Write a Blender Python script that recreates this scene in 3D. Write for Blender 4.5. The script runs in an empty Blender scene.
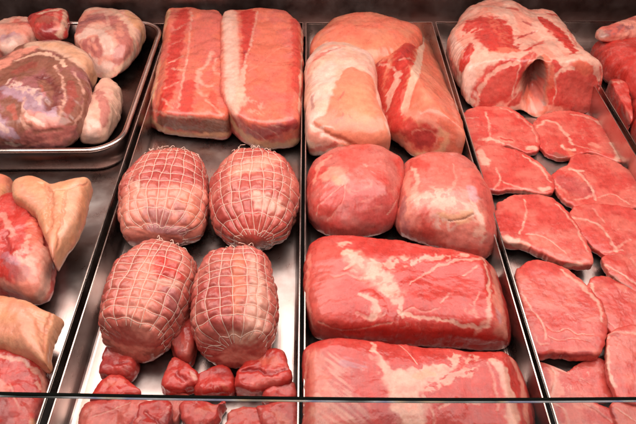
import bpy, math, random
import numpy as np
from mathutils import Vector
from mathutils.bvhtree import BVHTree

# ------------------------------------------------------------------ camera, world, lamps, exposure
S = bpy.context.scene
COL = S.collection
F = 620.0                        # focal length in photo pixels (photo is 636 x 424)
PITCH = math.radians(44.5)
YAW = math.radians(-0.66)
CAMZ = 0.78
cam = bpy.data.cameras.new('camera')
cam.sensor_width = 36.0
cam.lens = 36.0 * F / 636.0
cam.clip_start = 0.01
cam.clip_end = 60
camo = bpy.data.objects.new('camera', cam)
COL.objects.link(camo)
camo.location = (0, 0, CAMZ)
camo.rotation_euler = (math.pi / 2 - PITCH, 0, YAW)
S.camera = camo

W = bpy.data.worlds.new('World')
S.world = W
W.use_nodes = True
W.node_tree.nodes['Background'].inputs[0].default_value = (1.0, 0.88, 0.84, 1)
W.node_tree.nodes['Background'].inputs[1].default_value = 0.15

def area(name, loc, rot, sx, sy, power, col):
    l = bpy.data.lights.new(name, 'AREA')
    l.shape = 'RECTANGLE'
    l.size, l.size_y, l.energy, l.color = sx, sy, power, col
    o = bpy.data.objects.new(name, l)
    COL.objects.link(o)
    o.location = loc
    o.rotation_euler = rot
    return o
area('case_lamp', (0.0, 0.98, 0.80), (math.radians(0), 0, 0), 1.9, 0.34, 11.8, (1.0, 0.86, 0.79))
area('case_lamp', (0.0, 0.62, 0.92), (math.radians(0), 0, 0), 1.9, 0.34, 10.2, (1.0, 0.90, 0.84))
area('shop_lamp', (-0.1, -0.35, 1.7), (math.radians(30), 0, 0), 1.4, 0.5, 9.0, (1.0, 0.86, 0.80))

S.view_settings.view_transform = 'Standard'
S.view_settings.look = 'None'
S.view_settings.exposure = 0.0
S.view_settings.gamma = 1.0
S.render.engine = 'CYCLES'
S.cycles.use_denoising = True
S.cycles.max_bounces = 8
S.cycles.caustics_reflective = False
S.cycles.caustics_refractive = False

# ------------------------------------------------------------------ projection helpers
ca, sa = math.cos(YAW), math.sin(YAW)
rx = math.pi / 2 - PITCH
RX = np.array([[1, 0, 0], [0, math.cos(rx), -math.sin(rx)], [0, math.sin(rx), math.cos(rx)]])
RZ = np.array([[ca, -sa, 0], [sa, ca, 0], [0, 0, 1]])
ROT = RZ @ RX
CAM = np.array([0, 0, CAMZ])

def ray(px, py):
    d = np.array([(px - 318.0) / F, -(py - 212.0) / F, -1.0])
    return ROT @ d

def P(px, py, z=0.0):
    """point on the level plane at height z seen at photo pixel (px, py)"""
    d = ray(px, py)
    return CAM + d * ((z - CAMZ) / d[2])

def PY(px, py, y):
    d = ray(px, py)
    return CAM + d * (y / d[1])

def project(v):
    c = (v - CAM) @ ROT
    return np.stack([318 + F * c[:, 0] / -c[:, 2], 212 - F * c[:, 1] / -c[:, 2]], 1), -c[:, 2]

# ------------------------------------------------------------------ noise
_rng = np.random.RandomState(11)
_perm = np.concatenate([_rng.permutation(256)] * 3)
_g = _rng.normal(size=(256, 3))
_g /= np.linalg.norm(_g, axis=1)[:, None]

def pn(p):
    i = np.floor(p).astype(np.int64)
    f = p - i
    i &= 255
    u = f * f * f * (f * (f * 6 - 15) + 10)
    out = 0
    for dx in (0, 1):
        for dy in (0, 1):
            for dz in (0, 1):
                h = _perm[_perm[_perm[(i[:, 0] + dx) & 255] + ((i[:, 1] + dy) & 255)] + ((i[:, 2] + dz) & 255)]
                g = _g[h]
                d = g[:, 0] * (f[:, 0] - dx) + g[:, 1] * (f[:, 1] - dy) + g[:, 2] * (f[:, 2] - dz)
                w = (u[:, 0] if dx else 1 - u[:, 0]) * (u[:, 1] if dy else 1 - u[:, 1]) * (u[:, 2] if dz else 1 - u[:, 2])
                out = out + d * w
    return out * 1.6

def fbm(p, o=3, gain=.5):
    r, a = 0, 1.0
    for k in range(o):
        r = r + a * pn(p + 17.3 * k)
        p = p * 2.03
        a *= gain
    return r

def sstep(a, b, x):
    t = np.clip((x - a) / (b - a), 0, 1)
    return t * t * (3 - 2 * t)

# ------------------------------------------------------------------ pigments (linear base colour, fat share)
PIG = {
    'lean':   ((.51, .054, .042), 0.0),
    'rose':   ((.57, .115, .086), 0.15),
    'coral':  ((.62, .135, .080), 0.15),
    'red':    ((.47, .032, .023), 0.0),
    'deep':   ((.33, .035, .034), 0.0),
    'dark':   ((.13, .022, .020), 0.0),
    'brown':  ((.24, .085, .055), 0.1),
    'mauve':  ((.30, .095, .095), 0.1),
    'violet': ((.42, .25, .30), 0.5),
    'fat':    ((.67, .345, .26), 1.0),
    'white':  ((.70, .43, .35), 1.0),
    'pink':   ((.70, .25, .18), 0.6),
    'skin':   ((.62, .250, .130), 1.0),
    'oskin':  ((.60, .180, .105), 1.0),
    'pale':   ((.64, .30, .17), 1.0),
    'cream':  ((.66, .37, .265), 1.0),
    'mrose': ((.43, .125, .105), 0.1),
    'knuck': ((.47, .115, .092), 0.1),
    'rolled': ((.47, .125, .092), 0.1),
    'rolled2': ((.40, .072, .056), 0.0),
    'grey':   ((.34, .21, .17), 0.8),
}

# ------------------------------------------------------------------ materials
def new_mat(name):
    m = bpy.data.materials.new(name)
    m.use_nodes = True
    nt = m.node_tree
    return m, nt, nt.nodes['Principled BSDF']

def node(nt, t, **kw):
    n = nt.nodes.new(t)
    for k, v in kw.items():
        setattr(n, k, v)
    return n

def meat_material(name, sss=.14, fibre=1.0):
    m, nt, b = new_mat(name)
    L = nt.links.new
    at = node(nt, 'ShaderNodeAttribute', attribute_name='Col')
    tc = node(nt, 'ShaderNodeTexCoord')
    oi = node(nt, 'ShaderNodeObjectInfo')
    def noise(scale, detail=3, rough=.55, vec=None):
        n = node(nt, 'ShaderNodeTexNoise', noise_dimensions='4D')
        n.inputs['Scale'].default_value = scale
        n.inputs['Detail'].default_value = detail
        n.inputs['Roughness'].default_value = rough
        L(vec or tc.outputs['Object'], n.inputs['Vector'])
        mm = node(nt, 'ShaderNodeMath', operation='MULTIPLY')
        mm.inputs[1].default_value = 40
        L(oi.outputs['Random'], mm.inputs[0])
        L(mm.outputs[0], n.inputs['W'])
        return n.outputs['Fac']
    def math_(op, a, bb, c=None):
        n = node(nt, 'ShaderNodeMath', operation=op)
        for k, v in enumerate((a, bb, c)):
            if v is None:
                continue
            if isinstance(v, (int, float)):
                n.inputs[k].default_value = v
            else:
                L(v, n.inputs[k])
        return n.outputs[0]
    def rng(x, a, bb, c, d):
        n = node(nt, 'ShaderNodeMapRange')
        for k, v in zip(('From Min', 'From Max', 'To Min', 'To Max'), (a, bb, c, d)):
            n.inputs[k].default_value = v
        L(x, n.inputs['Value'])
        return n.outputs[0]
    mp = node(nt, 'ShaderNodeMapping')
    mp.inputs['Scale'].default_value = (1, .22, .6)
    mp.inputs['Rotation'].default_value = (0, 0, .5)
    L(tc.outputs['Object'], mp.inputs['Vector'])
    fine = noise(420, 3, .6)
    fib = noise(330, 2, .6, mp.outputs[0])
    mid = noise(90, 3, .6)
    fat = at.outputs['Alpha']
    lean = math_('SUBTRACT', 1.0, fat)
    # pigment mottling
    v1 = rng(fib, .3, .7, .91, 1.09)
    v2 = rng(mid, .3, .7, .88, 1.12)
    v3 = rng(fine, .3, .7, .92, 1.08)
    vl = math_('MULTIPLY', v1, v2)
    vf = math_('MULTIPLY', v2, v3)
    mixv = node(nt, 'ShaderNodeMix', data_type='FLOAT')
    L(fat, mixv.inputs[0]); L(vl, mixv.inputs[2]); L(vf, mixv.inputs[3])
    mul = node(nt, 'ShaderNodeMix', data_type='RGBA', blend_type='MULTIPLY')
    mul.inputs[0].default_value = 1
    L(at.outputs['Color'], mul.inputs[6])
    L(mixv.outputs[0], mul.inputs[7])
    # fine white flecks in the lean
    vor = noise(240, 4, .7, mp.outputs[0])
    fl = rng(vor, .66, .78, 0, .22)
    flm = math_('MULTIPLY', fl, lean)
    mx = node(nt, 'ShaderNodeMix', data_type='RGBA')
    mx.inputs[7].default_value = (.75, .33, .26, 1)
    L(flm, mx.inputs[0]); L(mul.outputs[2], mx.inputs[6])
    L(mx.outputs[2], b.inputs['Base Color'])
    r = math_('ADD', rng(mid, .3, .7, .22, .44), math_('MULTIPLY', fat, .06))
    L(r, b.inputs['Roughness'])
    b.inputs['Subsurface Weight'].default_value = sss
    b.inputs['Subsurface Radius'].default_value = (1, .3, .2)
    b.inputs['Subsurface Scale'].default_value = .006
    b.inputs['Specular IOR Level'].default_value = .42
    b.inputs['Coat Weight'].default_value = .22
    b.inputs['Coat Roughness'].default_value = .16
    h = math_('ADD', math_('MULTIPLY', fine, .35), math_('ADD', math_('MULTIPLY', math_('MULTIPLY', fib, lean), .25 * fibre), math_('MULTIPLY', mid, .8)))
    bp = node(nt, 'ShaderNodeBump')
    bp.inputs['Strength'].default_value = .38
    bp.inputs['Distance'].default_value = .0016
    L(h, bp.inputs['Height'])
    L(bp.outputs[0], b.inputs['Normal'])
    return m
MEAT = meat_material('raw_meat')

def steel_material(name, col, rough, streak_axis='Y', dirt=.5, spec=(.10, .10)):
    m, nt, b = new_mat(name)
    L = nt.links.new
    tc = node(nt, 'ShaderNodeTexCoord')
    mp = node(nt, 'ShaderNodeMapping')
    mp.inputs['Scale'].default_value = {'Y': (1, .02, 1), 'X': (.02, 1, 1)}[streak_axis]
    L(tc.outputs['Object'], mp.inputs['Vector'])
    n1 = node(nt, 'ShaderNodeTexNoise'); n1.inputs['Scale'].default_value = 260; n1.inputs['Detail'].default_value = 3
    L(mp.outputs[0], n1.inputs['Vector'])
    n2 = node(nt, 'ShaderNodeTexNoise'); n2.inputs['Scale'].default_value = 14; n2.inputs['Detail'].default_value = 6
    n2.inputs['Roughness'].default_value = .65
    L(tc.outputs['Object'], n2.inputs['Vector'])
    cr = node(nt, 'ShaderNodeValToRGB')
    cr.color_ramp.elements[0].position = .25
    cr.color_ramp.elements[1].position = .75
    cr.color_ramp.elements[0].color = (*[c * (1 - dirt * .5) for c in (col[0], col[1] * .72, col[2] * .66)], 1)
    cr.color_ramp.elements[1].color = (*col, 1)
    L(n2.outputs['Fac'], cr.inputs[0])
    L(cr.outputs[0], b.inputs['Base Color'])
    b.inputs['Metallic'].default_value = 1
    a = node(nt, 'ShaderNodeMapRange')
    a.inputs['To Min'].default_value = rough - spec[0]; a.inputs['To Max'].default_value = rough + spec[1]
    a.inputs['From Min'].default_value = .3; a.inputs['From Max'].default_value = .7
    L(n2.outputs['Fac'], a.inputs['Value'])
    L(a.outputs[0], b.inputs['Roughness'])
    bp = node(nt, 'ShaderNodeBump'); bp.inputs['Strength'].default_value = .25; bp.inputs['Distance'].default_value = .0004
    L(n1.outputs['Fac'], bp.inputs['Height'])
    L(bp.outputs[0], b.inputs['Normal'])
    return m
STEEL = steel_material('brushed_steel', (.74, .68, .65), .31)
RIM = steel_material('polished_steel', (.72, .66, .62), .22)
DARKSTEEL = steel_material('dark_steel', (.16, .125, .115), .30)
PANEL = steel_material('back_steel', (.30, .235, .22), .40, 'X')

def plain(name, col, rough=.5, metal=0.0, var=.2, scale=60):
    m, nt, b = new_mat(name)
    n = node(nt, 'ShaderNodeTexNoise'); n.inputs['Scale'].default_value = scale; n.inputs['Detail'].default_value = 4
    tc = node(nt, 'ShaderNodeTexCoord')
    nt.links.new(tc.outputs['Object'], n.inputs['Vector'])
    cr = node(nt, 'ShaderNodeValToRGB')
    cr.color_ramp.elements[0].color = (*[c * (1 - var) for c in col], 1)
    cr.color_ramp.elements[1].color = (*[min(1, c * (1 + var)) for c in col], 1)
    nt.links.new(n.outputs['Fac'], cr.inputs[0])
    nt.links.new(cr.outputs[0], b.inputs['Base Color'])
    b.inputs['Roughness'].default_value = rough
    b.inputs['Metallic'].default_value = metal
    return m
TWINE = plain('cotton_twine', (.70, .48, .39), .8, 0, .22, 220)
BLACK = plain('black_gap', (.012, .009, .009), .6)
SEAL = plain('dark_seal', (.004, .005, .004), .9)
SEAL.node_tree.nodes['Principled BSDF'].inputs['Specular IOR Level'].default_value = .05

def glass_material():
    m = bpy.data.materials.new('thin_glass'); m.use_nodes = True
    nt = m.node_tree
    for n in list(nt.nodes):
        nt.nodes.remove(n)
    o = node(nt, 'ShaderNodeOutputMaterial')
    t = node(nt, 'ShaderNodeBsdfTransparent'); t.inputs[0].default_value = (.90, .905, .89, 1)
    g = node(nt, 'ShaderNodeBsdfGlossy'); g.inputs['Roughness'].default_value = .03
    fr = node(nt, 'ShaderNodeFresnel'); fr.inputs[0].default_value = 1.45
    n = node(nt, 'ShaderNodeTexNoise'); n.inputs['Scale'].default_value = 9; n.inputs['Detail'].default_value = 5
    mr = node(nt, 'ShaderNodeMapRange'); mr.inputs['To Min'].default_value = .6; mr.inputs['To Max'].default_value = 1.2
    nt.links.new(n.outputs['Fac'], mr.inputs['Value'])
    mu = node(nt, 'ShaderNodeMath', operation='MULTIPLY')
    nt.links.new(fr.outputs[0], mu.inputs[0]); nt.links.new(mr.outputs[0], mu.inputs[1])
    mx = node(nt, 'ShaderNodeMixShader')
    nt.links.new(mu.outputs[0], mx.inputs[0]); nt.links.new(t.outputs[0], mx.inputs[1]); nt.links.new(g.outputs[0], mx.inputs[2])
    nt.links.new(mx.outputs[0], o.inputs[0])
    return m
GLASS = glass_material()

# ------------------------------------------------------------------ object helpers
def link_mesh(name, verts, faces, mat, parent=None, smooth=True, col=None):
    verts = np.asarray(verts, dtype=np.float64)
    me = bpy.data.meshes.new(name)
    me.vertices.add(len(verts))
    me.vertices.foreach_set('co', verts.astype(np.float32).ravel())
    lt = np.array([len(f) for f in faces], dtype=np.int32) if not isinstance(faces, tuple) else faces[1]
    li = np.concatenate([np.asarray(f, dtype=np.int32) for f in faces]) if not isinstance(faces, tuple) else faces[0]
    me.loops.add(len(li))
    me.loops.foreach_set('vertex_index', li.astype(np.int32))
    me.polygons.add(len(lt))
    ls = np.concatenate([[0], np.cumsum(lt)[:-1]]).astype(np.int32)
    me.polygons.foreach_set('loop_start', ls)
    me.update(calc_edges=True)
    me.polygons.foreach_set('use_smooth', np.full(len(lt), smooth))
    if col is not None:
        a = me.color_attributes.new('Col', 'FLOAT_COLOR', 'POINT')
        a.data.foreach_set('color', col.astype(np.float32).ravel())
    me.materials.append(mat)
    o = bpy.data.objects.new(name, me)
    COL.objects.link(o)
    if parent is not None:
        o.parent = parent
    return o

def tag(o, label=None, cat=None, group=None, kind=None):
    if label: o['label'] = label
    if cat: o['category'] = cat
    if group: o['group'] = group
    if kind: o['kind'] = kind
    return o

def grid_topology(N, M):
    """pole, M rings of N, pole"""
    i = np.arange(N); j = (i + 1) % N
    tris = [np.stack([np.zeros(N, int), 1 + i, 1 + j], 1)]
    q = []
    for r in range(M - 1):
        a = 1 + r * N
        q.append(np.stack([a + i, a + N + i, a + N + j, a + j], 1))
    last = 1 + (M - 1) * N
    tris.append(np.stack([np.full(N, last + N), last + j, last + i], 1))
    t = np.concatenate(tris); qq = np.concatenate(q)
    li = np.concatenate([t.ravel(), qq.ravel()])
    lt = np.concatenate([np.full(len(t), 3), np.full(len(qq), 4)]).astype(np.int32)
    return li, lt, t, qq

def grid_normals(v, t, q):
    n = np.zeros_like(v)
    fn = np.cross(v[q[:, 2]] - v[q[:, 0]], v[q[:, 3]] - v[q[:, 1]])
    for k in range(4):
        for c in range(3):
            n[:, c] += np.bincount(q[:, k], fn[:, c], len(v))
    fn = np.cross(v[t[:, 1]] - v[t[:, 0]], v[t[:, 2]] - v[t[:, 0]])
    for k in range(3):
        for c in range(3):
            n[:, c] += np.bincount(t[:, k], fn[:, c], len(v))
    n /= np.linalg.norm(n, axis=1)[:, None] + 1e-12
    return n

def catmull(pts, n=12, closed=False):
    pts = np.asarray(pts, float)
    k = len(pts)
    if k == 1:
        return pts
    if k == 2 and not closed:
        t = np.linspace(0, 1, n + 1)[:, None]
        return pts[0] * (1 - t) + pts[1] * t
    out = []
    rngk = range(k) if closed else range(k - 1)
    for i in rngk:
        if closed:
            a, b, c, d = pts[(i - 1) % k], pts[i], pts[(i + 1) % k], pts[(i + 2) % k]
        else:
            a, b, c, d = pts[max(i - 1, 0)], pts[i], pts[i + 1], pts[min(i + 2, k - 1)]
        for t in np.arange(n) / n:
            out.append(.5 * ((2 * b) + (c - a) * t + (2 * a - 5 * b + 4 * c - d) * t * t + (3 * b - a - 3 * c + d) * t ** 3))
    if not closed:
        out.append(pts[-1])
    return np.array(out)

# ------------------------------------------------------------------ a cut of meat grown from its outline
def profile(M, Ht, Hb, R, nt, nb):
    ph = np.linspace(math.pi / 2, -math.pi / 2, 600)
    c, s = np.cos(ph), np.sin(ph)
    up = s >= 0
    n = np.where(up, nt, nb)
    rr = np.abs(c) ** (2 / n)
    zz = np.sign(s) * np.abs(s) ** (2 / n)
    X = rr * R; Z = np.where(zz > 0, zz * Ht, zz * Hb)
    d = np.concatenate([[0], np.cumsum(np.hypot(np.diff(X), np.diff(Z)))])
    tt = np.linspace(0, d[-1], M + 2)[1:-1]
    return np.interp(tt, d, rr), np.interp(tt, d, zz)

_k = np.fft.fftfreq(144) * 144
KERN = np.exp(-(_k / 22.0) ** 2)
DBG = None

class Body:
    pass

def build_body(outline, H, z0=0., e=.42, nt=2.6, nb=3.2, tilt=(0, 0), bumps=(), center=None, dens=1.0, lump=(.003, 18), seed=0, fit=9, cuts=(), jit=.012):
    od = catmull(outline, 10, True)
    cpx = np.array(center) if center is not None else (od.min(0) + od.max(0)) / 2 * .5 + od.mean(0) * .5
    zeq = z0 + H * e
    C = P(cpx[0], cpx[1], zeq)
    rel = od - cpx
    al = np.arctan2(rel[:, 1], rel[:, 0]); rr = np.hypot(rel[:, 0], rel[:, 1])
    bins = np.linspace(-math.pi, math.pi, 241)[:-1]
    # polar target, outermost crossing
    def polar(al, rr):
        o = np.argsort(al)
        return np.interp(bins, al[o], rr[o], period=2 * math.pi)
    T = polar(al, rr)
    W3 = np.array([P(x, y, zeq) for x, y in od])[:, :2] - C[:2]
    th0 = np.arctan2(W3[:, 1], W3[:, 0]); r0 = np.hypot(W3[:, 0], W3[:, 1])
    o = np.argsort(th0)
    def make(N, M, rfun):
        th = np.arange(N) / N * 2 * math.pi - math.pi
        r = rfun(th)
        pr, pz = profile(M, H * (1 - e), H * e, r.mean(), nt, nb)
        x = np.outer(pr, r * np.cos(th)); y = np.outer(pr, r * np.sin(th))
        z = np.repeat(np.where(pz > 0, pz * H * (1 - e), pz * H * e)[:, None], N, 1)
        v = np.stack([x.ravel(), y.ravel(), z.ravel()], 1)
        v = np.concatenate([[[0, 0, H * (1 - e)]], v, [[0, 0, -H * e]]])
        w = np.clip((v[:, 2] + H * e) / H, 0, 1)
        v[:, 2] += (tilt[0] * v[:, 0] + tilt[1] * v[:, 1]) * w
        for bx, by, rad, amt in bumps:
            c = P(bx, by, z0 + H) - C
            s = rad / F * (CAM[2] - z0) / math.sin(PITCH)
            g = np.exp(-((v[:, 0] - c[0]) ** 2 + (v[:, 1] - c[1]) ** 2) / (2 * s * s))
            v[:, 2] += amt * g * np.clip(w * 1.6 - .3, 0, 1)
        v = v + np.array([C[0], C[1], zeq])
        for (cx_, cy_, cz_), nn, keep, *sf in cuts:
            nn = np.array(nn, float); nn /= np.linalg.norm(nn)
            d = (v - P(cx_, cy_, cz_)) @ nn
            # soft clamp against the plane
            sft = sf[0] if sf else .006
            over = np.where(d > -sft, (np.clip(d + sft, 0, None)), 0)
            new = np.where(d > -sft, -sft + sft * (1 - np.exp(-over / sft)) + keep * over, d)
            v = v + nn * (new - d)[:, None]
        return v, th
    nth = 144
    thk = np.arange(nth) / nth * 2 * math.pi - math.pi
    rk = np.interp(thk, th0[o], r0[o], period=2 * math.pi)
    rk = .25 * np.roll(rk, 1) + .5 * rk + .25 * np.roll(rk, -1)
    for it in range(fit):
        v, th = make(nth, 30, lambda t: rk)
        p, _ = project(v)
        q = p - cpx
        av = np.arctan2(q[:, 1], q[:, 0]); rv = np.hypot(q[:, 0], q[:, 1])
        q_ = rv / np.interp(av, bins, T, period=2 * math.pi)
        act = q_[1:-1].reshape(30, nth).max(0)
        tgt = 1.0
        if DBG is not None and it == fit - 1:
            DBG.append((np.abs(act - 1).mean(), act.min(), act.max()))
        lr = np.log(np.clip(tgt / act, .7, 1.4)) * .8
        lr = np.real(np.fft.ifft(np.fft.fft(lr) * KERN))
        rk = rk * np.exp(lr)
    per = np.hypot(*np.diff(od, axis=0).T).sum()
    N = int(np.clip(per * 1.15 * dens, 60, 760))
    M = int(np.clip(N * .30, 22, 220))
    def fine(t):
        r = np.interp(t, thk, rk, period=2 * math.pi)
        q = np.stack([np.cos(t) * r * 60 + seed, np.sin(t) * r * 60, 0 * t + seed * 2.2], 1)
        return r + fbm(q, 3, .6) * jit * .12
    v, th = make(N, M, fine)
    li, lt, t, qd = grid_topology(N, M)
    B = Body()
    B.li, B.lt, B.t, B.q, B.v = li, lt, t, qd, v
    B.C = np.array([C[0], C[1], z0]); B.H = H; B.z0 = z0
    B.n = grid_normals(v, t, qd)
    B.seed = np.array([seed * 3.71, seed * 1.37, seed * 7.9])
    B.scale = F / ((C - CAM) @ ROT @ np.array([0, 0, -1]))     # pixels per metre here
    if lump[0]:
        d = fbm(v * lump[1] + B.seed, 4, .40) * lump[0]
        floor_ = np.clip((v[:, 2] - z0) / (.25 * H), 0, 1)
        B.v = v + B.n * (d * floor_)[:, None]
        B.n = grid_normals(B.v, t, qd)
    return B

def paint(B, base='lean', base2=None, marble=.35, strokes=(), var=.5, mscale=55, film=.2):
    v, n = B.v, B.n
    sd = B.seed
    N = len(v)
    c0 = np.array(PIG[base][0]); c1 = np.array(PIG[base2 or base][0])
    f0, f1 = PIG[base][1], PIG[base2 or base][1]
    m = sstep(-.35, .45, fbm(v * 22 + sd, 3))[:, None]
    col = c0 * (1 - m) + c1 * m
    fat = (f0 * (1 - m) + f1 * m)[:, 0]
    tone = fbm(v * 45 + sd + 5, 3)
    col = col * (1 + .16 * var * tone[:, None] * np.array([.7, 1.5, 1.4]))
    warp = np.stack([fbm(v * 70 + sd + 31, 3), fbm(v * 70 + sd + 57, 3), fbm(v * 70 + sd + 83, 3)], 1)
    warp2 = np.stack([pn(v * 330 + sd + 3), pn(v * 330 + sd + 13), pn(v * 330 + sd + 23)], 1)
    # silvery film and faint sinew network
    fl = sstep(.15, .75, fbm(v * 38 + sd + 44, 4, .6)) * film
    col = col * (1 - fl[:, None]) + np.array([.66, .30, .26]) * fl[:, None]
    dk = sstep(.2, .8, fbm(v * 31 + sd + 66, 4, .6)) * film * .5
    col = col * (1 - dk[:, None] * .45)
    if film > 0:
        wf = v + warp * .004
        sn = np.maximum(sstep(.86, 1.0, 1 - np.abs(fbm(wf * 85 + sd + 23, 2)) * 2.6) * sstep(-.2, .5, fbm(v * 33 + sd + 12, 2)), 0) * min(1, film * 1.3)
        col = col * (1 - sn[:, None]) + np.array([.70, .34, .28]) * sn[:, None]
    if marble > 0:
        w = v + warp * .008
        rdg = 1 - np.abs(fbm(w * mscale + sd + 9, 2, .5)) * 3.2
        gate = sstep(-.1, .55, fbm(v * 20 + sd + 71, 2))
        mk = sstep(.80, .99, rdg) * gate * marble
        col = col * (1 - mk[:, None]) + np.array([.78, .40, .32]) * mk[:, None]
        fat = fat * (1 - mk) + mk
    p, dep = project(v)
    view = CAM - v
    view /= np.linalg.norm(view, axis=1)[:, None]
    facing = (view * n).sum(1) > .05
    idx = np.nonzero(facing)[0]
    pf = p[idx]
    disp = np.zeros(N)
    vshift = np.zeros((N, 3))
    for st in strokes:
        name, wpx, pts = st[0], st[1], st[2]
        op = st[3] if len(st) > 3 else {}
        pts = np.asarray(pts, float).reshape(-1, 2)
        dn = catmull(pts, 8)
        if len(dn) > 1:   # even spacing ~2.5 px
            d = np.concatenate([[0], np.cumsum(np.hypot(*np.diff(dn, axis=0).T))])
            k = max(2, int(d[-1] / 2.0))
            tt = np.linspace(0, d[-1], k)
            u = tt / d[-1]
            dn = np.stack([np.interp(tt, d, dn[:, 0]), np.interp(tt, d, dn[:, 1])], 1)
        else:
            u = np.zeros(1)
        w_ = np.atleast_1d(np.asarray(wpx, float))
        wid = np.interp(u, np.linspace(0, 1, len(w_)), w_) / 2 / B.scale
        A = np.array([v[idx[np.argmin(((pf - q) ** 2).sum(1))]] for q in dn])
        if len(A) > 1:      # close the gaps between samples of thin lines
            gap = np.linalg.norm(np.diff(A, axis=0), axis=1)
            k = int(np.clip(np.ceil(np.median(gap) / max(wid.min() * .5, .0004)), 1, 6))
            if k > 1:
                f_ = np.linspace(0, len(A) - 1, (len(A) - 1) * k + 1)
                ii = np.arange(len(A))
                A = np.stack([np.interp(f_, ii, A[:, c]) for c in range(3)], 1)
                wid = np.interp(f_, ii, wid)
        s = op.get('s', .32); o_ = op.get('o', 1.0); wp = op.get('wp', 1.0)
        R = wid.max()
        wm = min(.0035, R * .9)
        wv = warp * (wm * wp + R * .22 * wp) + warp2 * min(.0004, R * .15)
        wv = v + wv - n * (wv * n).sum(1)[:, None]
        lo = A.min(0) - R * 2 - .012; hi = A.max(0) + R * 2 + .012
        sel = np.nonzero(((v > lo) & (v < hi)).all(1))[0]
        if not len(sel):
            continue
        best = np.full(len(sel), 9.)
        ws = wv[sel]
        for ch in range(0, len(sel), 20000):
            dd = np.sqrt(((ws[ch:ch + 20000, None, :] - A[None]) ** 2).sum(2)) / wid[None]
            best[ch:ch + 20000] = dd.min(1)
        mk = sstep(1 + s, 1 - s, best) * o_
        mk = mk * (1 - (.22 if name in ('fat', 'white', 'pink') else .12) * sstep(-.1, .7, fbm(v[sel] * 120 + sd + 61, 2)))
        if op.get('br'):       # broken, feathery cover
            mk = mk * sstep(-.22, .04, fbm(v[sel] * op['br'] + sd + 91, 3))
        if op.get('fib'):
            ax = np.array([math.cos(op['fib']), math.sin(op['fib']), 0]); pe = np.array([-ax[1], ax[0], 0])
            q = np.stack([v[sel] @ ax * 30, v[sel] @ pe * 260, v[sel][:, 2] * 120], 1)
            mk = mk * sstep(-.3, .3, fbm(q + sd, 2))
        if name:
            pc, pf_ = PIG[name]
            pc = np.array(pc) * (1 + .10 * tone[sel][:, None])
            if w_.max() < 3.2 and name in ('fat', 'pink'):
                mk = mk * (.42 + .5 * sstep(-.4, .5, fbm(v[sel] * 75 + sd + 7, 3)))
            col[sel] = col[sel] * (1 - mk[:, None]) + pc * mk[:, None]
            fat[sel] = fat[sel] * (1 - mk) + pf_ * mk
        g_ = op.get('g', .45 if (name in ('fat', 'cream') and w_.max() < 4.5) else 0)
        if g_:
            gd = g_ * .001 * np.exp(-(best * op.get('gw', 1.0)) ** 2)
            if op.get('dv'):
                vshift[sel] += gd[:, None] * np.array(op['dv'])
            else:
                disp[sel] -= gd
    disp += .00028 * fbm(v * 95 + sd + 77, 3, .6) * (1 - .4 * fat)
    B.v = v + n * disp[:, None] + vshift
    grain = fbm(v * 190 + sd + 88, 2, .7) * .10 + fbm(np.stack([v[:, 0] * 60 + v[:, 1] * 40, v[:, 1] * 260, v[:, 2] * 200], 1) + sd, 2, .6) * .07
    col = col * (1 + grain[:, None] * (1 - .65 * fat)[:, None] * np.array([.6, 1.3, 1.3]))
    B.n = grid_normals(B.v, B.t, B.q)
    B.col = np.concatenate([np.clip(col, .004, .95), np.clip(fat, 0, 1)[:, None]], 1)
    return B

_seed = [0]
def piece(name, label, cat, outline, H, group=None, parent=None, base='lean', base2=None, marble=.35, strokes=(), var=.5, mscale=55, film=.2, hook=None, mat=None, **kw):
    _seed[0] += 1
    kw.setdefault('seed', _seed[0])
    B = build_body(outline, H, **kw)
    if hook:
        hook(B)
    paint(B, base, base2, marble, strokes, var, mscale, film)
    org = B.C if parent is None else np.array(parent.location)
    o = link_mesh(name, B.v - org, (B.li, B.lt), mat or MEAT, parent, True, B.col)
    if parent is None:
        o.location = Vector(B.C)
        tag(o, label, cat, group)
    elif label:
        o['label'] = label
    B.o = o
    return B

def tube(paths, rad, name, mat, parent, org, sides=5):
    V, Fc = [], []
    for path in paths:
        path = np.asarray(path)
        n = len(path)
        if n < 2:
            continue
        tg = np.gradient(path, axis=0)
        tg /= np.linalg.norm(tg, axis=1)[:, None] + 1e-12
        ref = np.array([.31, .2, .93])
        a = np.cross(tg, ref); a /= np.linalg.norm(a, axis=1)[:, None] + 1e-12
        b = np.cross(tg, a)
        base = len(V)
        for i in range(n):
            for k in range(sides):
                t = 2 * math.pi * k / sides
                V.append(path[i] + rad * (math.cos(t) * a[i] + math.sin(t) * b[i]) - org)
        for i in range(n - 1):
            for k in range(sides):
                k2 = (k + 1) % sides
                Fc.append((base + i * sides + k, base + i * sides + k2, base + (i + 1) * sides + k2, base + (i + 1) * sides + k))
    return link_mesh(name, V, Fc, mat, parent)

def boxmesh(parts):
    V, Fc = [], []
    for (x0, x1, y0, y1, z0, z1) in parts:
        b = len(V)
        V += [(x0, y0, z0), (x1, y0, z0), (x1, y1, z0), (x0, y1, z0), (x0, y0, z1), (x1, y0, z1), (x1, y1, z1), (x0, y1, z1)]
        Fc += [(b, b + 3, b + 2, b + 1), (b + 4, b + 5, b + 6, b + 7), (b, b + 1, b + 5, b + 4), (b + 1, b + 2, b + 6, b + 5), (b + 2, b + 3, b + 7, b + 6), (b + 3, b, b + 4, b + 7)]
    return V, Fc

def bevel(o, w=.001, seg=2):
    m = o.modifiers.new('bevel', 'BEVEL'); m.width = w; m.segments = seg; m.limit_method = 'ANGLE'
    return o

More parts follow.
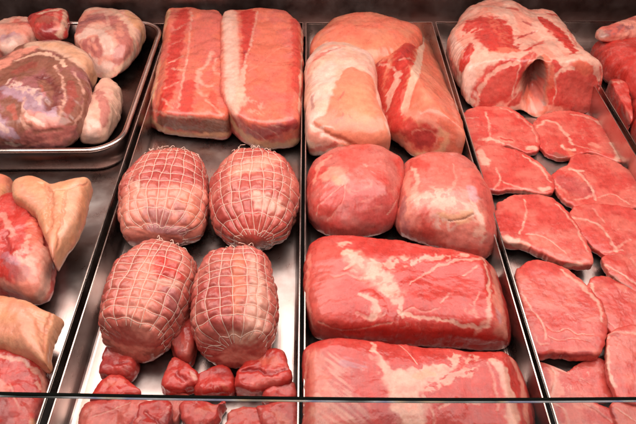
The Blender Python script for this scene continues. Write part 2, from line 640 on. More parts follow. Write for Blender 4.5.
# ------------------------------------------------------------------ the case
RZT = .056                                   # height of the tray rims
YB, YF = 1.392, .27
def rimx(px, py): return P(px, py, RZT)[0]
xa = rimx(72.5, 318); xb = rimx(80.5, 318)   # gap left of the netted-roast tray
xc = rimx(300.0, 318); xd = rimx(304.0, 318)
xe = rimx(520.0, 318); xf = rimx(525.0, 318)
xg = P(602.5, 98, RZT)[0]; xh = P(607.5, 98, RZT)[0]
xl = xa - .34; xr = xh + .34

V, Fc = boxmesh([(-1.6, 1.6, .15, 1.75, -.06, -.012)])
tag(link_mesh('deck', V, Fc, BLACK, None, False), kind='structure')

def tray(label, x0, x1, xin=(.0, .0), floor_mat=None):
    """deep steel display tray: pan with folded side walls (mesh) and a rolled rim"""
    t = .0014
    g = .0016
    fm = floor_mat or STEEL
    root = bpy.data.objects.new('display_tray', None)
    COL.objects.link(root)
    root.location = ((x0 + x1) / 2, (YB + YF) / 2, 0)
    org = np.array(root.location)
    # cross section (x, z) from the left rim to the right rim with a rounded floor corner
    rc = .010
    pr = [(x0 + g, RZT - .002), (x0 + g + .001, rc)]
    for k in range(7):
        a = math.pi + k / 6 * math.pi / 2
        pr.append((x0 + g + .001 + rc + rc * math.cos(a), rc + rc * math.sin(a)))
    for k in range(7):
        a = 1.5 * math.pi + k / 6 * math.pi / 2
        pr.append((x1 - g - .001 - rc + rc * math.cos(a), rc + rc * math.sin(a)))
    pr += [(x1 - g - .001, rc), (x1 - g, RZT - .002)]
    n = len(pr)
    V, Fc = [], []
    for y in (YF, YB - g):
        V += [(x, y, z) for x, z in pr]
    for i in range(n - 1):
        Fc.append((i, i + 1, n + i + 1, n + i))
    Fc.append(tuple(range(2 * n - 1, n - 1, -1)))      # back wall of the pan
    pan = link_mesh('pan', np.array(V) - org, Fc, fm, root, False)
    r = [(x0, x0 + .0022, YF, YB, RZT - .004, RZT), (x1 - .0022, x1, YF, YB, RZT - .004, RZT), (x0 + .0022, x1 - .0022, YB - .0022, YB, RZT - .004, RZT),
         (x0, x0 + .0012, YF, YB, .0, RZT - .004), (x1 - .0012, x1, YF, YB, .0, RZT - .004)]
    V, Fc = boxmesh(r)
    bevel(link_mesh('rim', np.array(V) - org, Fc, RIM, root, False), .0007)
    tag(root, label, 'tray', 'steel display trays side by side')
    return root
tray('long steel tray at the far left holding pork hocks and a dark dish', xl, xa)
tray('long steel tray holding netted roasts, two loins and beef chunks', xb, xc)
tray('long steel tray holding large boneless pork cuts in three rows', xd, xe)
tray('long steel tray holding many thin pork chops and a bone-in saddle', xf, xg)
tray('long steel tray at the far right, mostly cut off, under dark red cuts', xh, xr)

V, Fc = boxmesh([(-1.6, 1.6, 1.46, 1.48, -.01, .62), (-1.6, 1.6, 1.405, 1.46, -.01, .012)])
bevel(link_mesh('back_panel', V, Fc, PANEL, None, False), .002)
tag(bpy.data.objects['back_panel'], 'dark brushed steel back panel rising behind all the trays', 'panel')

# raised folded ledge inside the netted-roast tray's left side
xi = P(97, 318, 0)[0]

# front glass with its sealed top edge
gy = .20
edge = [(-60, 391), (0, 393.2), (80, 394.8), (159, 396.3), (318, 398.4), (420, 399.2), (520, 399.2), (636, 398.4), (700, 397.8)]
ed = catmull(edge, 8)
E3 = np.array([PY(x, y, gy) for x, y in ed])
root = bpy.data.objects.new('glass_pane', None)
COL.objects.link(root)
root.location = (0, gy, 0)
def strip(name, y0, y1, dz0, dz1, mat, bottom=None):
    V, Fc = [], []
    for p in E3:
        zt = p[2] + dz1
        zb = p[2] + dz0 if bottom is None else bottom
        V += [(p[0], y0 - gy, zb), (p[0], y1 - gy, zb), (p[0], y1 - gy, zt), (p[0], y0 - gy, zt)]
    n = len(E3)
    for i in range(n - 1):
        a, b = 4 * i, 4 * i + 4
        for k in range(4):
            k2 = (k + 1) % 4
            Fc.append((a + k, a + k2, b + k2, b + k))
    Fc += [(3, 2, 1, 0), (4 * n - 4, 4 * n - 3, 4 * n - 2, 4 * n - 1)]
    return link_mesh(name, V, Fc, mat, root, False)
# single thin sheet for the pane
V, Fc = [], []
for p in E3:
    V += [(p[0], 0, -.005), (p[0], 0, p[2] - .0022)]
for i in range(len(E3) - 1):
    Fc.append((2 * i, 2 * i + 2, 2 * i + 3, 2 * i + 1))
link_mesh('sheet', V, Fc, GLASS, root, False)
strip('seal', gy - .0008, gy + .0009, -.0012, .0002, SEAL)
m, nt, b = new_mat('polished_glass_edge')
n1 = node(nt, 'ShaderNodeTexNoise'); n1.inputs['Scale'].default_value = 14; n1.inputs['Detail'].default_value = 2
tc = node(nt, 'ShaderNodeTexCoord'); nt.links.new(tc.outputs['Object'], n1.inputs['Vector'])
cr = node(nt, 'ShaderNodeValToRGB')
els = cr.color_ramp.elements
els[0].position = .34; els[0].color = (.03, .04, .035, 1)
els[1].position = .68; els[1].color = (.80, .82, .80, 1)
for pos, c in ((.42, (.25, .27, .26, 1)), (.47, (.75, .76, .78, 1)), (.52, (.40, .44, .66, 1)), (.55, (.8, .8, .75, 1)), (.58, (.80, .64, .42, 1)), (.62, (.30, .33, .32, 1))):  # dispersion tints and white glints painted into the edge's base colour
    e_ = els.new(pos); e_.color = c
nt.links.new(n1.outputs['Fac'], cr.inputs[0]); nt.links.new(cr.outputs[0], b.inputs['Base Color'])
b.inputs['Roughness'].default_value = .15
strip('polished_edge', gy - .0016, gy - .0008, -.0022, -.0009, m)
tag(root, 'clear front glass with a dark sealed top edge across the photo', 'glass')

# ------------------------------------------------------------------ two square-cut loins at the back of the roast tray
piece('pork_loin', 'square-cut boneless pork loin on the left, ribbed red stripe, touching the wide-fat-banded loin', 'pork loin',
      [(147, 112), (150, 98), (156, 72), (162, 40), (166, 14), (174, 8.5), (190, 8), (207, 11), (222, 14), (228, 60), (230, 100), (230, 136), (205, 138), (175, 136), (158, 131), (149, 124)],
      .076, nt=10, nb=6, e=.5, base='coral', base2='rose', marble=.25, group='pork loins', lump=(.0035, 20),
      center=(190, 78), film=.1, bumps=[(190, 20, 30, .004)], cuts=[((190, 118, .074), (-.03, -1, .12), .08), ((164, 70, .07), (-.8, -.1, .45), .2)],
      strokes=[('pale', 9, [(167, 12), (162, 40), (157, 70), (151, 102)]), ('pink', 5, [(164, 30), (160, 55), (154, 86)], {'o': .8}),
               ('red', [13, 14, 11, 14], [(184, 10), (179, 30), (174, 60), (170, 84), (160, 108)], {'s': .3, 'g': 1.2}),
               ('fat', 2.2, [(192, 12), (190, 34), (187, 58), (182, 84), (178, 108)], {'o': .8}),
               ('fat', 1.8, [(174, 30), (185, 24)], {'o': .6}), ('fat', 1.8, [(172, 44), (184, 38)], {'o': .6}), ('fat', 2.2, [(169, 62), (184, 55)], {'o': .75}),
               ('fat', 3, [(172, 68), (186, 70)], {'o': .8}), ('fat', 2.5, [(164, 88), (178, 82)], {'o': .7}), ('fat', 2, [(162, 98), (172, 108)], {'o': .6}),
               ('rose', 22, [(205, 20), (204, 50)], {'o': .6}),
               ('red', 12, [(190, 82), (186, 108)], {'o': .8}), ('red', 6, [(212, 92), (216, 112)], {'o': .6}),
               ('fat', 4, [(212, 52), (207, 64), (199, 72), (202, 84), (212, 86)], {'o': .8, 's': .8}), ('fat', 3, [(217, 58), (214, 70), (220, 74)], {'o': .8, 's': .8}),
               ('fat', 3, [(196, 76), (199, 92), (207, 96)], {'o': .7, 's': .8}), ('fat', 2, [(205, 100), (216, 108), (222, 117)], {'o': .7}),
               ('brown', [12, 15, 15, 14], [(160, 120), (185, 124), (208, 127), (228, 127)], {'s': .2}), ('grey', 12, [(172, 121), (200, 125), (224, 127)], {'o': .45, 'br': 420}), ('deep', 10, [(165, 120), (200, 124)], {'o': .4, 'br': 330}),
               ('fat', 2, [(152, 110), (172, 116), (196, 118), (222, 122)], {'o': .7}),
               ('pale', 6, [(150, 118), (160, 128), (185, 135), (226, 135)], {'s': .4})])
piece('pork_loin', 'square-cut boneless pork loin with a wide pale fat band and white-rimmed cut end', 'pork loin',
      [(220, 40), (221, 17), (230, 11), (244, 9.5), (265, 9.5), (284, 10.5), (293, 17), (301, 27), (303, 50), (303, 100), (301, 130), (298, 143), (285, 148), (264, 149), (246, 144), (233, 134), (222, 110), (220, 75)],
      .088, nt=10, nb=5, e=.5, base='coral', base2='rose', marble=.15, group='pork loins', lump=(.004, 15), center=(262, 80), film=.1, cuts=[((262, 122, .086), (.06, -1, .12), .08), ((296, 60, .085), (.7, 0, .5), .3)],
      strokes=[('fat', [16, 16, 15, 12], [(229, 12), (231, 45), (232, 80), (233, 112)], {'s': .3, 'wp': .35}), ('white', [7, 8, 7], [(228, 16), (230, 60), (231, 100)], {'o': .6, 's': .8}), ('pink', 3, [(222, 20), (222, 70), (225, 108)], {'o': .8}),
               ('red', [15, 12, 9, 2], [(247, 12), (248, 32), (246, 50), (244, 64)], {'s': .3}), ('deep', 3, [(244, 51), (246, 54)], {'o': .8}),
               ('fat', 2.5, [(258, 11), (254, 28), (250, 46), (244, 64)], {'o': .9}), ('red', 5, [(254, 12), (252, 22)], {'o': .7}), ('fat', 5, [(244, 66), (242, 84), (241, 100)], {'o': .85}),
               ('cream', 8, [(240, 88), (241, 104)], {'o': .7}),
               ('fat', 2, [(250, 70), (262, 62), (276, 50), (288, 46)], {'o': .35, 's': .8}), ('coral', 30, [(268, 40), (272, 80)], {'o': .5}),
               ('fat', 6, [(246, 98), (254, 102), (262, 106)], {'o': .6, 'br': 120}), ('fat', 4, [(250, 110), (262, 113)], {'o': .5, 'br': 140}),  # whitish highlight patch painted in with broken fat pigment
               ('red', 9, [(294, 20), (297, 50), (296, 90)], {'o': .8}), ('cream', 4, [(302, 30), (302, 60), (299, 110)], {'o': .9}), ('red', 6, [(291, 60), (289, 110)], {'o': .4}),
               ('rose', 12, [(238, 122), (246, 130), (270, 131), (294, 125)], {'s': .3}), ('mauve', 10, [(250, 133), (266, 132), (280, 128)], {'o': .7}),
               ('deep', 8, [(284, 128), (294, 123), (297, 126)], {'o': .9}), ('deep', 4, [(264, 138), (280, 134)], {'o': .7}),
               ('fat', 1.4, [(248, 128), (258, 134), (264, 140)], {'o': .8}), ('fat', 1.4, [(258, 126), (272, 131), (278, 137)], {'o': .7}), ('fat', 1.2, [(272, 125), (284, 128)], {'o': .7}),
               ('pale', 9, [(227, 112), (238, 130), (254, 142), (275, 146), (298, 142)], {'s': .3}), ('pink', 4, [(224, 106), (240, 122)], {'o': .6})])

# ------------------------------------------------------------------ netted roasts
def netted(label, outline, H, near, far, nlon, nlat, strokes, base, base2, seed, knot=1.0, **kw):
    zm = H * .5
    A, Bp = P(*near, zm), P(*far, zm)
    c = (A + Bp) / 2
    ax = (Bp - A); L = np.linalg.norm(ax) / 2; ax = ax / (2 * L)
    e1 = np.array([0, 0, 1.0]); e2 = np.cross(ax, e1)
    rs = np.random.RandomState(seed)
    ph = rs.uniform(0, 1)
    lats = np.linspace(-.86, .86, nlat) + rs.uniform(-.02, .02, nlat)
    lons = (np.arange(nlon) + ph) / nlon * 2 * math.pi + rs.uniform(-.05, .05, nlon)
    def wob_a(t, k): return   .028 * np.sin(t * 5 + k * 1.7) + .018 * np.sin(t * 11 + k * 2.9)
    def wob_t(a, k): return .014 * np.sin(a * 4 + k * 1.3) + .010 * np.sin(a * 9 + k * 2.1)
    def hook(B):
        q = B.v - c
        t = q @ ax / L
        a = np.arctan2(q @ e1, q @ e2); r = np.hypot(q @ e1, q @ e2)
        d = np.full(len(t), 9.)
        for k, x in enumerate(lats):
            d = np.minimum(d, np.abs(t - x - wob_t(a, k)) * L)
        for k, x in enumerate(lons):
            da = (a - x - wob_a(t, k) + math.pi) % (2 * math.pi) - math.pi
            d = np.minimum(d, np.abs(da) * r)
        puff = -.0030 * np.exp(-np.abs(d / .0026) ** 1.5) + .0009
        puff += .0016 * pn(B.v * 40 + seed)
        fl = np.clip((B.v[:, 2] - .004) / .02, 0, 1) * np.clip((.97 - np.abs(t)) / .12, .1, 1)
        B.v = B.v + B.n * (puff * fl)[:, None]
        B.n = grid_normals(B.v, B.t, B.q)
    B = piece('netted_roast', label, 'netted roast', outline, H, group='netted rolled roasts', base=base, base2=base2, strokes=strokes, hook=hook, seed=seed, lump=(.003, 25), **kw)
    polys = [tuple(x) for x in B.t.tolist()] + [tuple(x) for x in B.q.tolist()]
    bvh = BVHTree.FromPolygons(B.v.tolist(), polys)
    def hit(t, a):
        o = c + ax * t * L
        dr = e2 * math.cos(a) + e1 * math.sin(a)
        loc, nn, ii, dist = bvh.ray_cast(Vector(o), Vector(dr), .3)
        if loc is None:
            return None
        return np.array(loc) + dr * .0003
    paths = []
    def add(pts):
        cur = []
        for q in pts:
            if q is None or (cur and np.linalg.norm(q - cur[-1]) > .02):
                if len(cur) > 2: paths.append(np.array(cur))
                cur = []
                if q is None: continue
            cur.append(q)
        if len(cur) > 2: paths.append(np.array(cur))
    for k, x in enumerate(lons):
        add([hit(t, x + float(wob_a(t, k))) for t in np.linspace(-.90, .945, 70)])
    for k, x in enumerate(lats):
        add([hit(x + float(wob_t(a if a <= math.pi else a - 2 * math.pi, k)), a) for a in np.linspace(-.6, math.pi + .6, 90)])
    # loose gathered twine at the two ends
    loose = []
    for end, n in ((-.97, 0), (.97, int(12 * knot))):
        for k in range(n):
            a = rs.uniform(.1, math.pi - .1)
            p0 = None
            tt = end * rs.uniform(.84, 1.0)
            p0 = hit(tt, a)
            if p0 is None: continue
            d = e2 * math.cos(a) + e1 * math.sin(a)
            tang = -e2 * math.sin(a) + e1 * math.cos(a)
            ln = rs.uniform(.006, .018); sg = rs.choice([-1, 1])
            pts = []
            f1, f2 = rs.uniform(2, 6, 2)
            for s in np.linspace(0, 1, 12):
                pts.append(p0 + d * (+ .0006 + .002 * math.sin(s * math.pi) * rs.uniform(.8, 1.1)) + tang * sg * ln * s + ax * (math.copysign(1, end) * .004 * math.sin(s * f1) + .002 * math.cos(s * f2)))
            loose.append(np.array(pts))
    tube(paths + loose, .00054, 'netting', TWINE, B.o, B.C)
    return B

netted('netted rolled roast beside the left rail, paler lower half, ends tied in tangled twine', 
       [(148, 152), (162, 149), (180, 148), (196, 154), (205, 168), (208, 190), (209, 212), (204, 232), (190, 243), (168, 247), (145, 248), (129, 245), (121, 228), (118, 206), (120, 187), (130, 168)],
       .105, (158, 240), (176, 160), 20, 10,
       [('pink', [30, 34, 26], [(128, 200), (160, 202), (198, 192)], {'s': .6, 'o': .8}), ('pink', 34, [(128, 222), (160, 226), (198, 222)], {'s': .7, 'o': .65}),
        ('mauve', 14, [(150, 212), (164, 216)], {'o': .7}), ('mauve', 10, [(180, 206), (182, 218)], {'o': .6}), ('violet', 8, [(150, 226), (170, 230), (185, 232)], {'o': .5}),
        ('deep', 26, [(150, 172), (170, 166), (192, 178)], {'o': .55, 's': .7}), ('oskin', 14, [(188, 202), (196, 216)], {'o': .6}), ('fat', 8, [(132, 182), (140, 188)], {'o': .7})],
       'rolled2', 'rolled', 21, nt=2.2, nb=2.8, e=.46)
netted('round netted roast touching the middle rail below the fat-banded loin, two pale patches', 
       [(240, 150), (262, 148), (280, 155), (294, 172), (300, 194), (297, 216), (286, 238), (268, 250), (248, 252), (228, 245), (214, 228), (209, 205), (211, 182), (222, 162)],
       .108, (256, 246), (256, 156), 20, 10,
       [('pink', [16, 22, 20], [(236, 172), (250, 166), (272, 160)], {'o': .9, 's': .3}), ('fat', 10, [(240, 170), (266, 162)], {'o': .5}), ('fat', [12, 16, 10], [(256, 196), (266, 204), (280, 206)], {'o': .85, 's': .35}),
        ('red', 30, [(240, 225), (270, 228)], {'o': .5, 's': .8}), ('deep', 22, [(218, 200), (226, 220)], {'o': .4}), ('brown', 16, [(235, 244), (262, 246)], {'o': .5})],
       'rolled2', 'rolled', 22, nt=2.1, nb=2.6, e=.46)
netted('netted roast lying aslant at the lower left, bare cut end towards the glass', 
       [(140, 244), (160, 240), (180, 246), (193, 258), (199, 280), (195, 304), (184, 328), (170, 348), (152, 360), (136, 363), (116, 355), (103, 342), (99, 322), (102, 296), (110, 272), (122, 256)],
       .11, (132, 346), (168, 250), 20, 11,
       [('pink', [20, 30, 26], [(150, 262), (144, 295), (140, 325)], {'o': .75, 's': .6}), ('red', 16, [(160, 258), (162, 272)], {'o': .8}), ('red', 12, [(172, 268), (178, 274)], {'o': .8}), ('fat', 9, [(158, 282), (178, 284)], {'o': .7}),
        ('mauve', 14, [(172, 292), (176, 312)], {'o': .6}), ('rose', 20, [(112, 300), (112, 325)], {'o': .6}),
        ('brown', [10, 16, 16, 10], [(108, 344), (124, 352), (142, 357), (158, 352)], {'o': .6, 's': .3}), ('pink', [6, 9, 6], [(114, 343), (132, 350), (152, 350)], {'o': .75, 's': .5}), ('rose', 8, [(128, 356), (146, 358)], {'o': .5})],
       'rolled', 'rolled2', 23, cuts=[((128, 346, .05), (-.28, -1, .25), .15)], nt=2.8, nb=2.8, e=.48)
netted('netted roast at the lower right of the four with an orange fat stripe down it', 
       [(212, 250), (230, 246), (252, 247), (266, 256), (273, 278), (278, 305), (277, 332), (268, 354), (255, 365), (236, 369), (214, 365), (199, 350), (192, 325), (192, 300), (197, 275), (203, 258)],
       .11, (236, 356), (236, 252), 20, 11,
       [('oskin', [12, 12, 10], [(238, 256), (238, 285), (236, 310)], {'o': .8, 's': .4}), ('fat', [14, 20, 22], [(254, 262), (258, 292), (256, 326)], {'o': .8, 's': .6}),
        ('deep', 26, [(212, 275), (210, 320)], {'o': .4, 's': .7}), ('cream', 12, [(236, 336), (250, 340)], {'o': .6}), ('pink', 16, [(228, 356), (248, 358)], {'o': .7})],
       'rolled2', 'rolled', 24, cuts=[((236, 354, .05), (0, -1, .3), .2)], nt=2.8, nb=2.8, e=.48)

# ------------------------------------------------------------------ beef chunks at the front of the roast tray
def chunk(label, outline, H=.045, strokes=(), base='lean', base2='red', **kw):
    kw.setdefault('nt', 4.5); kw.setdefault('nb', 4.5); H = H * .8
    oc = np.mean(outline, 0); outline = [tuple(oc + (np.array(p) - oc) * 1.12) for p in outline]
    def facets(B):
        q = B.v - B.C
        d = .003 * (.45 - np.abs(fbm(B.v * 20 + B.seed * 1.7, 2, .3)) * 1.6) - .001
        B.v = B.v + B.n * (d * np.clip(q[:, 2] / .012, 0, 1))[:, None]
        B.n = grid_normals(B.v, B.t, B.q)
    kw.setdefault('hook', facets); kw.setdefault('film', .10)
    return piece('meat_chunk', label, 'meat chunk', outline, H, group='loose meat chunks', base=base, base2=base2, strokes=strokes, lump=(.004, 26), marble=kw.pop('marble', .4), **kw)
chunk('dusky pink meat chunk wedged between the two lower netted roasts', [(172, 326), (180, 319), (190, 322), (197, 336), (196, 352), (190, 364), (178, 361), (170, 346)], .05, base='rose', base2='lean', strokes=[('mauve', 8, [(176, 332), (180, 350)], {'o': .5})])
chunk('meat chunk under the bare cut end of the aslant roast, creased top', [(104, 352), (112, 346), (124, 350), (135, 359), (137, 370), (130, 380), (112, 381), (102, 374)], .045, base='lean', base2='deep', strokes=[('deep', 5, [(114, 364), (128, 362)], {'o': .7, 'g': 2}), ('fat', 2, [(116, 376), (130, 378)], {'o': .5})])
chunk('wide red meat chunk lying under the glass edge at the left', [(97, 384), (106, 378), (122, 377), (131, 384), (140, 393), (139, 400), (118, 403), (92, 402)], .035, strokes=[('coral', 6, [(105, 384), (124, 382)], {'o': .5})])
chunk('bright red meat chunk left of the round-topped chunk, folded top with a fat fleck', [(162, 380), (168, 364), (178, 359), (190, 366), (199, 378), (198, 390), (182, 396), (166, 394)], .045, base='red', base2='lean', strokes=[('deep', 5, [(176, 372), (184, 380)], {'o': .7, 'g': 2.5}), ('fat', 4, [(191, 372), (195, 378)], {'o': .8}), ('pink', 2, [(166, 392), (184, 395)], {'o': .6})])
chunk('round-topped red meat chunk below the orange-striped roast', [(196, 379), (206, 371), (220, 367), (231, 372), (236, 384), (232, 395), (214, 399), (198, 395)], .045, base='red', base2='lean', strokes=[('deep', 10, [(216, 371), (226, 374)], {'o': .6}), ('coral', 5, [(224, 384), (228, 390)], {'o': .7})])
chunk('large layered red meat chunk beside the middle rail, creased across', [(238, 384), (243, 368), (252, 357), (266, 352), (279, 354), (286, 368), (290, 384), (282, 392), (258, 395), (240, 394)], .055, base='lean', base2='red',
      strokes=[('deep', 4, [(243, 372), (256, 370), (270, 374), (286, 368)], {'o': .8, 'g': 3.5}), ('coral', 10, [(262, 360), (276, 362)], {'o': .6}), ('rose', 10, [(256, 382), (274, 382)], {'o': .5})])
chunk('red meat chunk tucked against the middle rail under the glass edge', [(264, 394), (274, 386), (290, 382), (296, 388), (296, 402), (284, 408), (266, 406)], .04, base='lean', base2='red')
chunk('large red meat chunk behind the glass at the tray\'s left, a white line across', [(86, 408), (98, 402), (126, 401), (146, 401), (156, 406), (152, 420), (146, 436), (84, 438)], .035, base='lean', base2='rose', strokes=[('fat', 1.6, [(92, 416), (112, 410), (130, 403)], {'o': .8}), ('deep', 4, [(130, 424), (140, 412)], {'o': .7, 'g': 2})])
chunk('deep red meat chunk behind the glass with a dark crease', [(138, 412), (148, 404), (164, 402), (172, 412), (172, 428), (160, 438), (138, 436)], .035, base='red', base2='deep', strokes=[('deep', 4, [(146, 412), (160, 424)], {'o': .7, 'g': 2})])
chunk('smooth red meat chunk behind the glass, half round, beside a pale gap', [(184, 408), (194, 402), (212, 402), (228, 404), (222, 414), (216, 428), (196, 434), (184, 424)], .04, base='red', base2='lean', strokes=[('coral', 8, [(200, 410), (214, 408)], {'o': .5})])
chunk('smooth rosy meat chunk behind the glass, centre of the bottom row', [(228, 420), (232, 411), (246, 407), (262, 411), (270, 422), (268, 440), (228, 440)], .035, base='lean', base2='rose')
chunk('red meat chunk behind the glass against the middle rail', [(258, 408), (272, 403), (294, 403), (297, 416), (296, 440), (272, 438), (262, 424)], .04, base='lean', base2='red', strokes=[('coral', 8, [(276, 412), (284, 424)], {'o': .6})])
chunk('small pinkish meat scrap under the glass edge beside the folded chunk', [(166, 398), (176, 394), (188, 397), (186, 408), (178, 422), (170, 418)], .02, base='rose', base2='pink')

# ------------------------------------------------------------------ tray of large boneless cuts
piece('rump_joint', 'rounded orange skin-on joint at the back of the middle tray, behind the others', 'pork joint',
      [(310, 52), (313, 40), (322, 29), (334, 19), (350, 14), (372, 13), (396, 18), (416, 25), (424, 40), (410, 66), (380, 80), (330, 80), (312, 66)],
      .105, nt=2.3, nb=3, base='oskin', base2='coral', marble=0, film=.12, center=(366, 46), lump=(.004, 13),
      strokes=[('coral', 14, [(330, 26), (360, 17), (400, 24)], {'o': .8, 's': .8}), ('skin', 20, [(340, 50), (370, 56), (392, 48)], {'o': .55, 's': .9}), ('red', 5, [(340, 34), (360, 26), (388, 27)], {'o': .25, 's': .9, 'br': 60}),
               ('pink', 6, [(312, 46), (320, 36), (332, 28)], {'o': .5}), ('coral', 10, [(384, 50), (402, 38)], {'o': .6}), ('cream', 4, [(316, 50), (326, 42)], {'o': .7})])
piece('shoulder_joint', 'white-fatted joint with a square orange skin patch, left side of the middle tray', 'pork joint',
      [(305, 100), (305, 70), (309, 56), (320, 45), (334, 41.5), (348, 44), (360, 49), (372, 56), (377, 70), (378, 92), (384, 112), (392, 132), (391, 152), (375, 160), (345, 160), (318, 156), (307, 152), (306, 126)],
      .112, nt=3.2, nb=3.5, base='cream', base2='white', marble=0, center=(344, 100), lump=(.004, 16), bumps=[(350, 70, 26, .004)],
      strokes=[('pink', [5, 4], [(308, 72), (318, 54), (332, 46), (344, 46)], {'o': .9, 's': .6}), ('rose', [4, 5, 2], [(314, 60), (326, 52), (340, 48)], {'o': .8}), ('pink', 3, [(306, 90), (310, 76), (322, 58)], {'o': .6}),
               ('pink', 12, [(346, 54), (362, 60), (374, 72)], {'o': .55, 's': .8}), ('white', 24, [(322, 72), (322, 92)], {'o': .6}), ('mauve', 4, [(312, 96), (312, 108)], {'o': .6}),
               ('oskin', [18, 36, 44, 34], [(352, 72), (352, 92), (352, 112), (362, 132)], {'s': .12, 'wp': .3}), ('oskin', [20, 30, 20], [(338, 110), (352, 122), (374, 140)], {'s': .15, 'wp': .3}), ('oskin', 20, [(366, 78), (370, 100), (380, 135), (386, 150)], {'s': .2, 'wp': .3}),
               ('oskin', [8, 14], [(318, 122), (334, 118)], {'s': .2, 'wp': .3}), ('skin', 24, [(354, 92), (362, 115)], {'o': .6, 's': .8}), ('oskin', [6, 14, 16], [(326, 130), (350, 142), (380, 154)], {'s': .2, 'wp': .3}),
               ('rose', 1.8, [(338, 100), (341, 97), (344, 92)], {'o': .8}), ('rose', 1.8, [(336, 122), (341, 118), (344, 114)], {'o': .8}), ('rose', 2, [(350, 116), (352, 118)], {'o': .6}),
               (None, 4, [(312, 126), (324, 132), (344, 142), (378, 156)], {'g': 5}), ('brown', 1.2, [(320, 131), (340, 141), (378, 156)], {'o': .45}),
               ('pink', [14, 12, 4], [(312, 134), (322, 140), (340, 146)], {'o': .8}), ('red', 5, [(308, 150), (322, 149), (334, 146)], {'o': .7})])
piece('leg_joint', 'wedge-shaped joint with a white ridge, red left face and orange skin, against the rail', 'pork joint',
      [(372, 72), (377, 62), (388, 56), (404, 44), (420, 28), (428, 25), (434, 31), (446, 68), (458, 108), (465, 140), (464, 160), (440, 163), (416, 158), (398, 144), (384, 133), (376, 108), (373, 88)],
      .118, nt=2.9, nb=3.5, base='oskin', base2='coral', marble=0, center=(416, 98), lump=(.003, 16), cuts=[((416, 75, .118), (-.72, -.1, .66), .12), ((416, 75, .118), (.62, .15, .76), .12), ((424, 146, .04), (-.25, -1, .25), .15)],
      strokes=[('red', [10, 22, 30, 26, 20], [(418, 36), (405, 52), (398, 72), (394, 98), (396, 122)], {'s': .25}), ('red', 14, [(382, 66), (378, 90), (384, 122)], {'s': .4}),
               ('deep', 6, [(398, 60), (412, 46)], {'o': .5}), ('fat', [8, 10, 6], [(398, 74), (396, 82), (390, 96), (388, 108)], {'o': .9}), ('fat', 3, [(378, 64), (390, 66), (398, 72)], {'o': .9}), ('deep', 5, [(380, 58), (377, 64)], {'o': .9}),
               ('fat', 3, [(410, 58), (400, 60)], {'o': .7}), ('rose', 7, [(404, 92), (401, 110)], {'o': .7}), ('pink', 4, [(377, 92), (380, 106), (386, 120)], {'o': .7}),
               ('cream', [4, 7, 9, 10, 10], [(425, 28), (422, 44), (418, 64), (411, 86), (405, 108)], {'s': .2, 'wp': .4}),
               ('coral', 18, [(432, 60), (440, 100)], {'o': .6, 's': .8}), ('pink', 5, [(446, 80), (456, 116), (460, 145)], {'o': .5}),
               ('pink', 8, [(405, 112), (424, 118), (442, 132)], {'o': .8}), ('lean', [18, 24], [(408, 130), (424, 138)], {'s': .3}), ('deep', 18, [(424, 139)], {'o': .6}), ('pink', 1.6, [(412, 134), (418, 130), (428, 130), (437, 137), (434, 147)], {'o': .8}), ('red', 5, [(400, 128), (410, 118)], {'o': .7}),
               ('pale', 5, [(414, 156), (436, 153), (446, 140), (440, 128)], {'o': .8})])
piece('pork_knuckle', 'round pink knuckle joint, left of its pair in the middle tray, pale spot on it', 'pork joint',
      [(306, 192), (308, 172), (318, 158), (334, 149), (354, 146), (374, 147), (392, 154), (402, 164), (403, 182), (400, 204), (396, 224), (380, 234), (352, 240), (328, 237), (312, 228), (307, 212)],
      .098, nt=2.3, nb=3, base='knuck', base2='lean', marble=.12, lump=(.006, 11), center=(354, 190), film=.12, cuts=[((352, 226, .035), (.05, -1, .35), .45, .02), ((330, 175, .098), (-.35, .15, .9), .45, .02)],
      strokes=[
   ('mauve', [40, 50], [(350, 214), (380, 214)], {'o': .28, 's': .9}), ('pink', [14, 20, 14], [(326, 176), (334, 172), (342, 178)], {'o': .95, 's': .4}), ('skin', 10, [(336, 180)], {'o': .6, 's': .6}), ('pink', [4, 5, 4], [(314, 182), (318, 168), (330, 156)], {'o': .7}),
   ('lean', [6, 18, 22, 18, 6], [(318, 214), (326, 206), (334, 198), (340, 192), (346, 186)], {'o': .85, 's': .2}), ('fat', 1.4, [(316, 214), (320, 204), (330, 195), (344, 184)], {'o': .7, 'g': 1}), ('fat', 1.2, [(346, 186), (342, 202), (328, 220)], {'o': .5, 'g': 1}), ('pink', 2, [(343, 178), (348, 190), (360, 190), (372, 184)], {'o': .5}), ('pink', 3, [(348, 192), (352, 194)], {'o': .6}),
   ('fat', 2.2, [(364, 165), (366, 166)], {'o': .9}), ('rose', [20, 24], [(350, 160), (376, 168)], {'o': .5, 's': .9}), ('deep', [8, 8], [(312, 224), (322, 228)], {'o': .8}), ('dark', 4, [(310, 221), (318, 226)], {'o': .7}), ('fat', 1.6, [(388, 214), (396, 202), (400, 192)], {'o': .7}), ('pink', 1.4, [(360, 202), (380, 196), (394, 190)], {'o': .4}), ('pink', 1.4, [(362, 212), (382, 206)], {'o': .35}), ('rolled2', [10, 12], [(330, 232), (372, 234)], {'o': .7, 's': .7})])
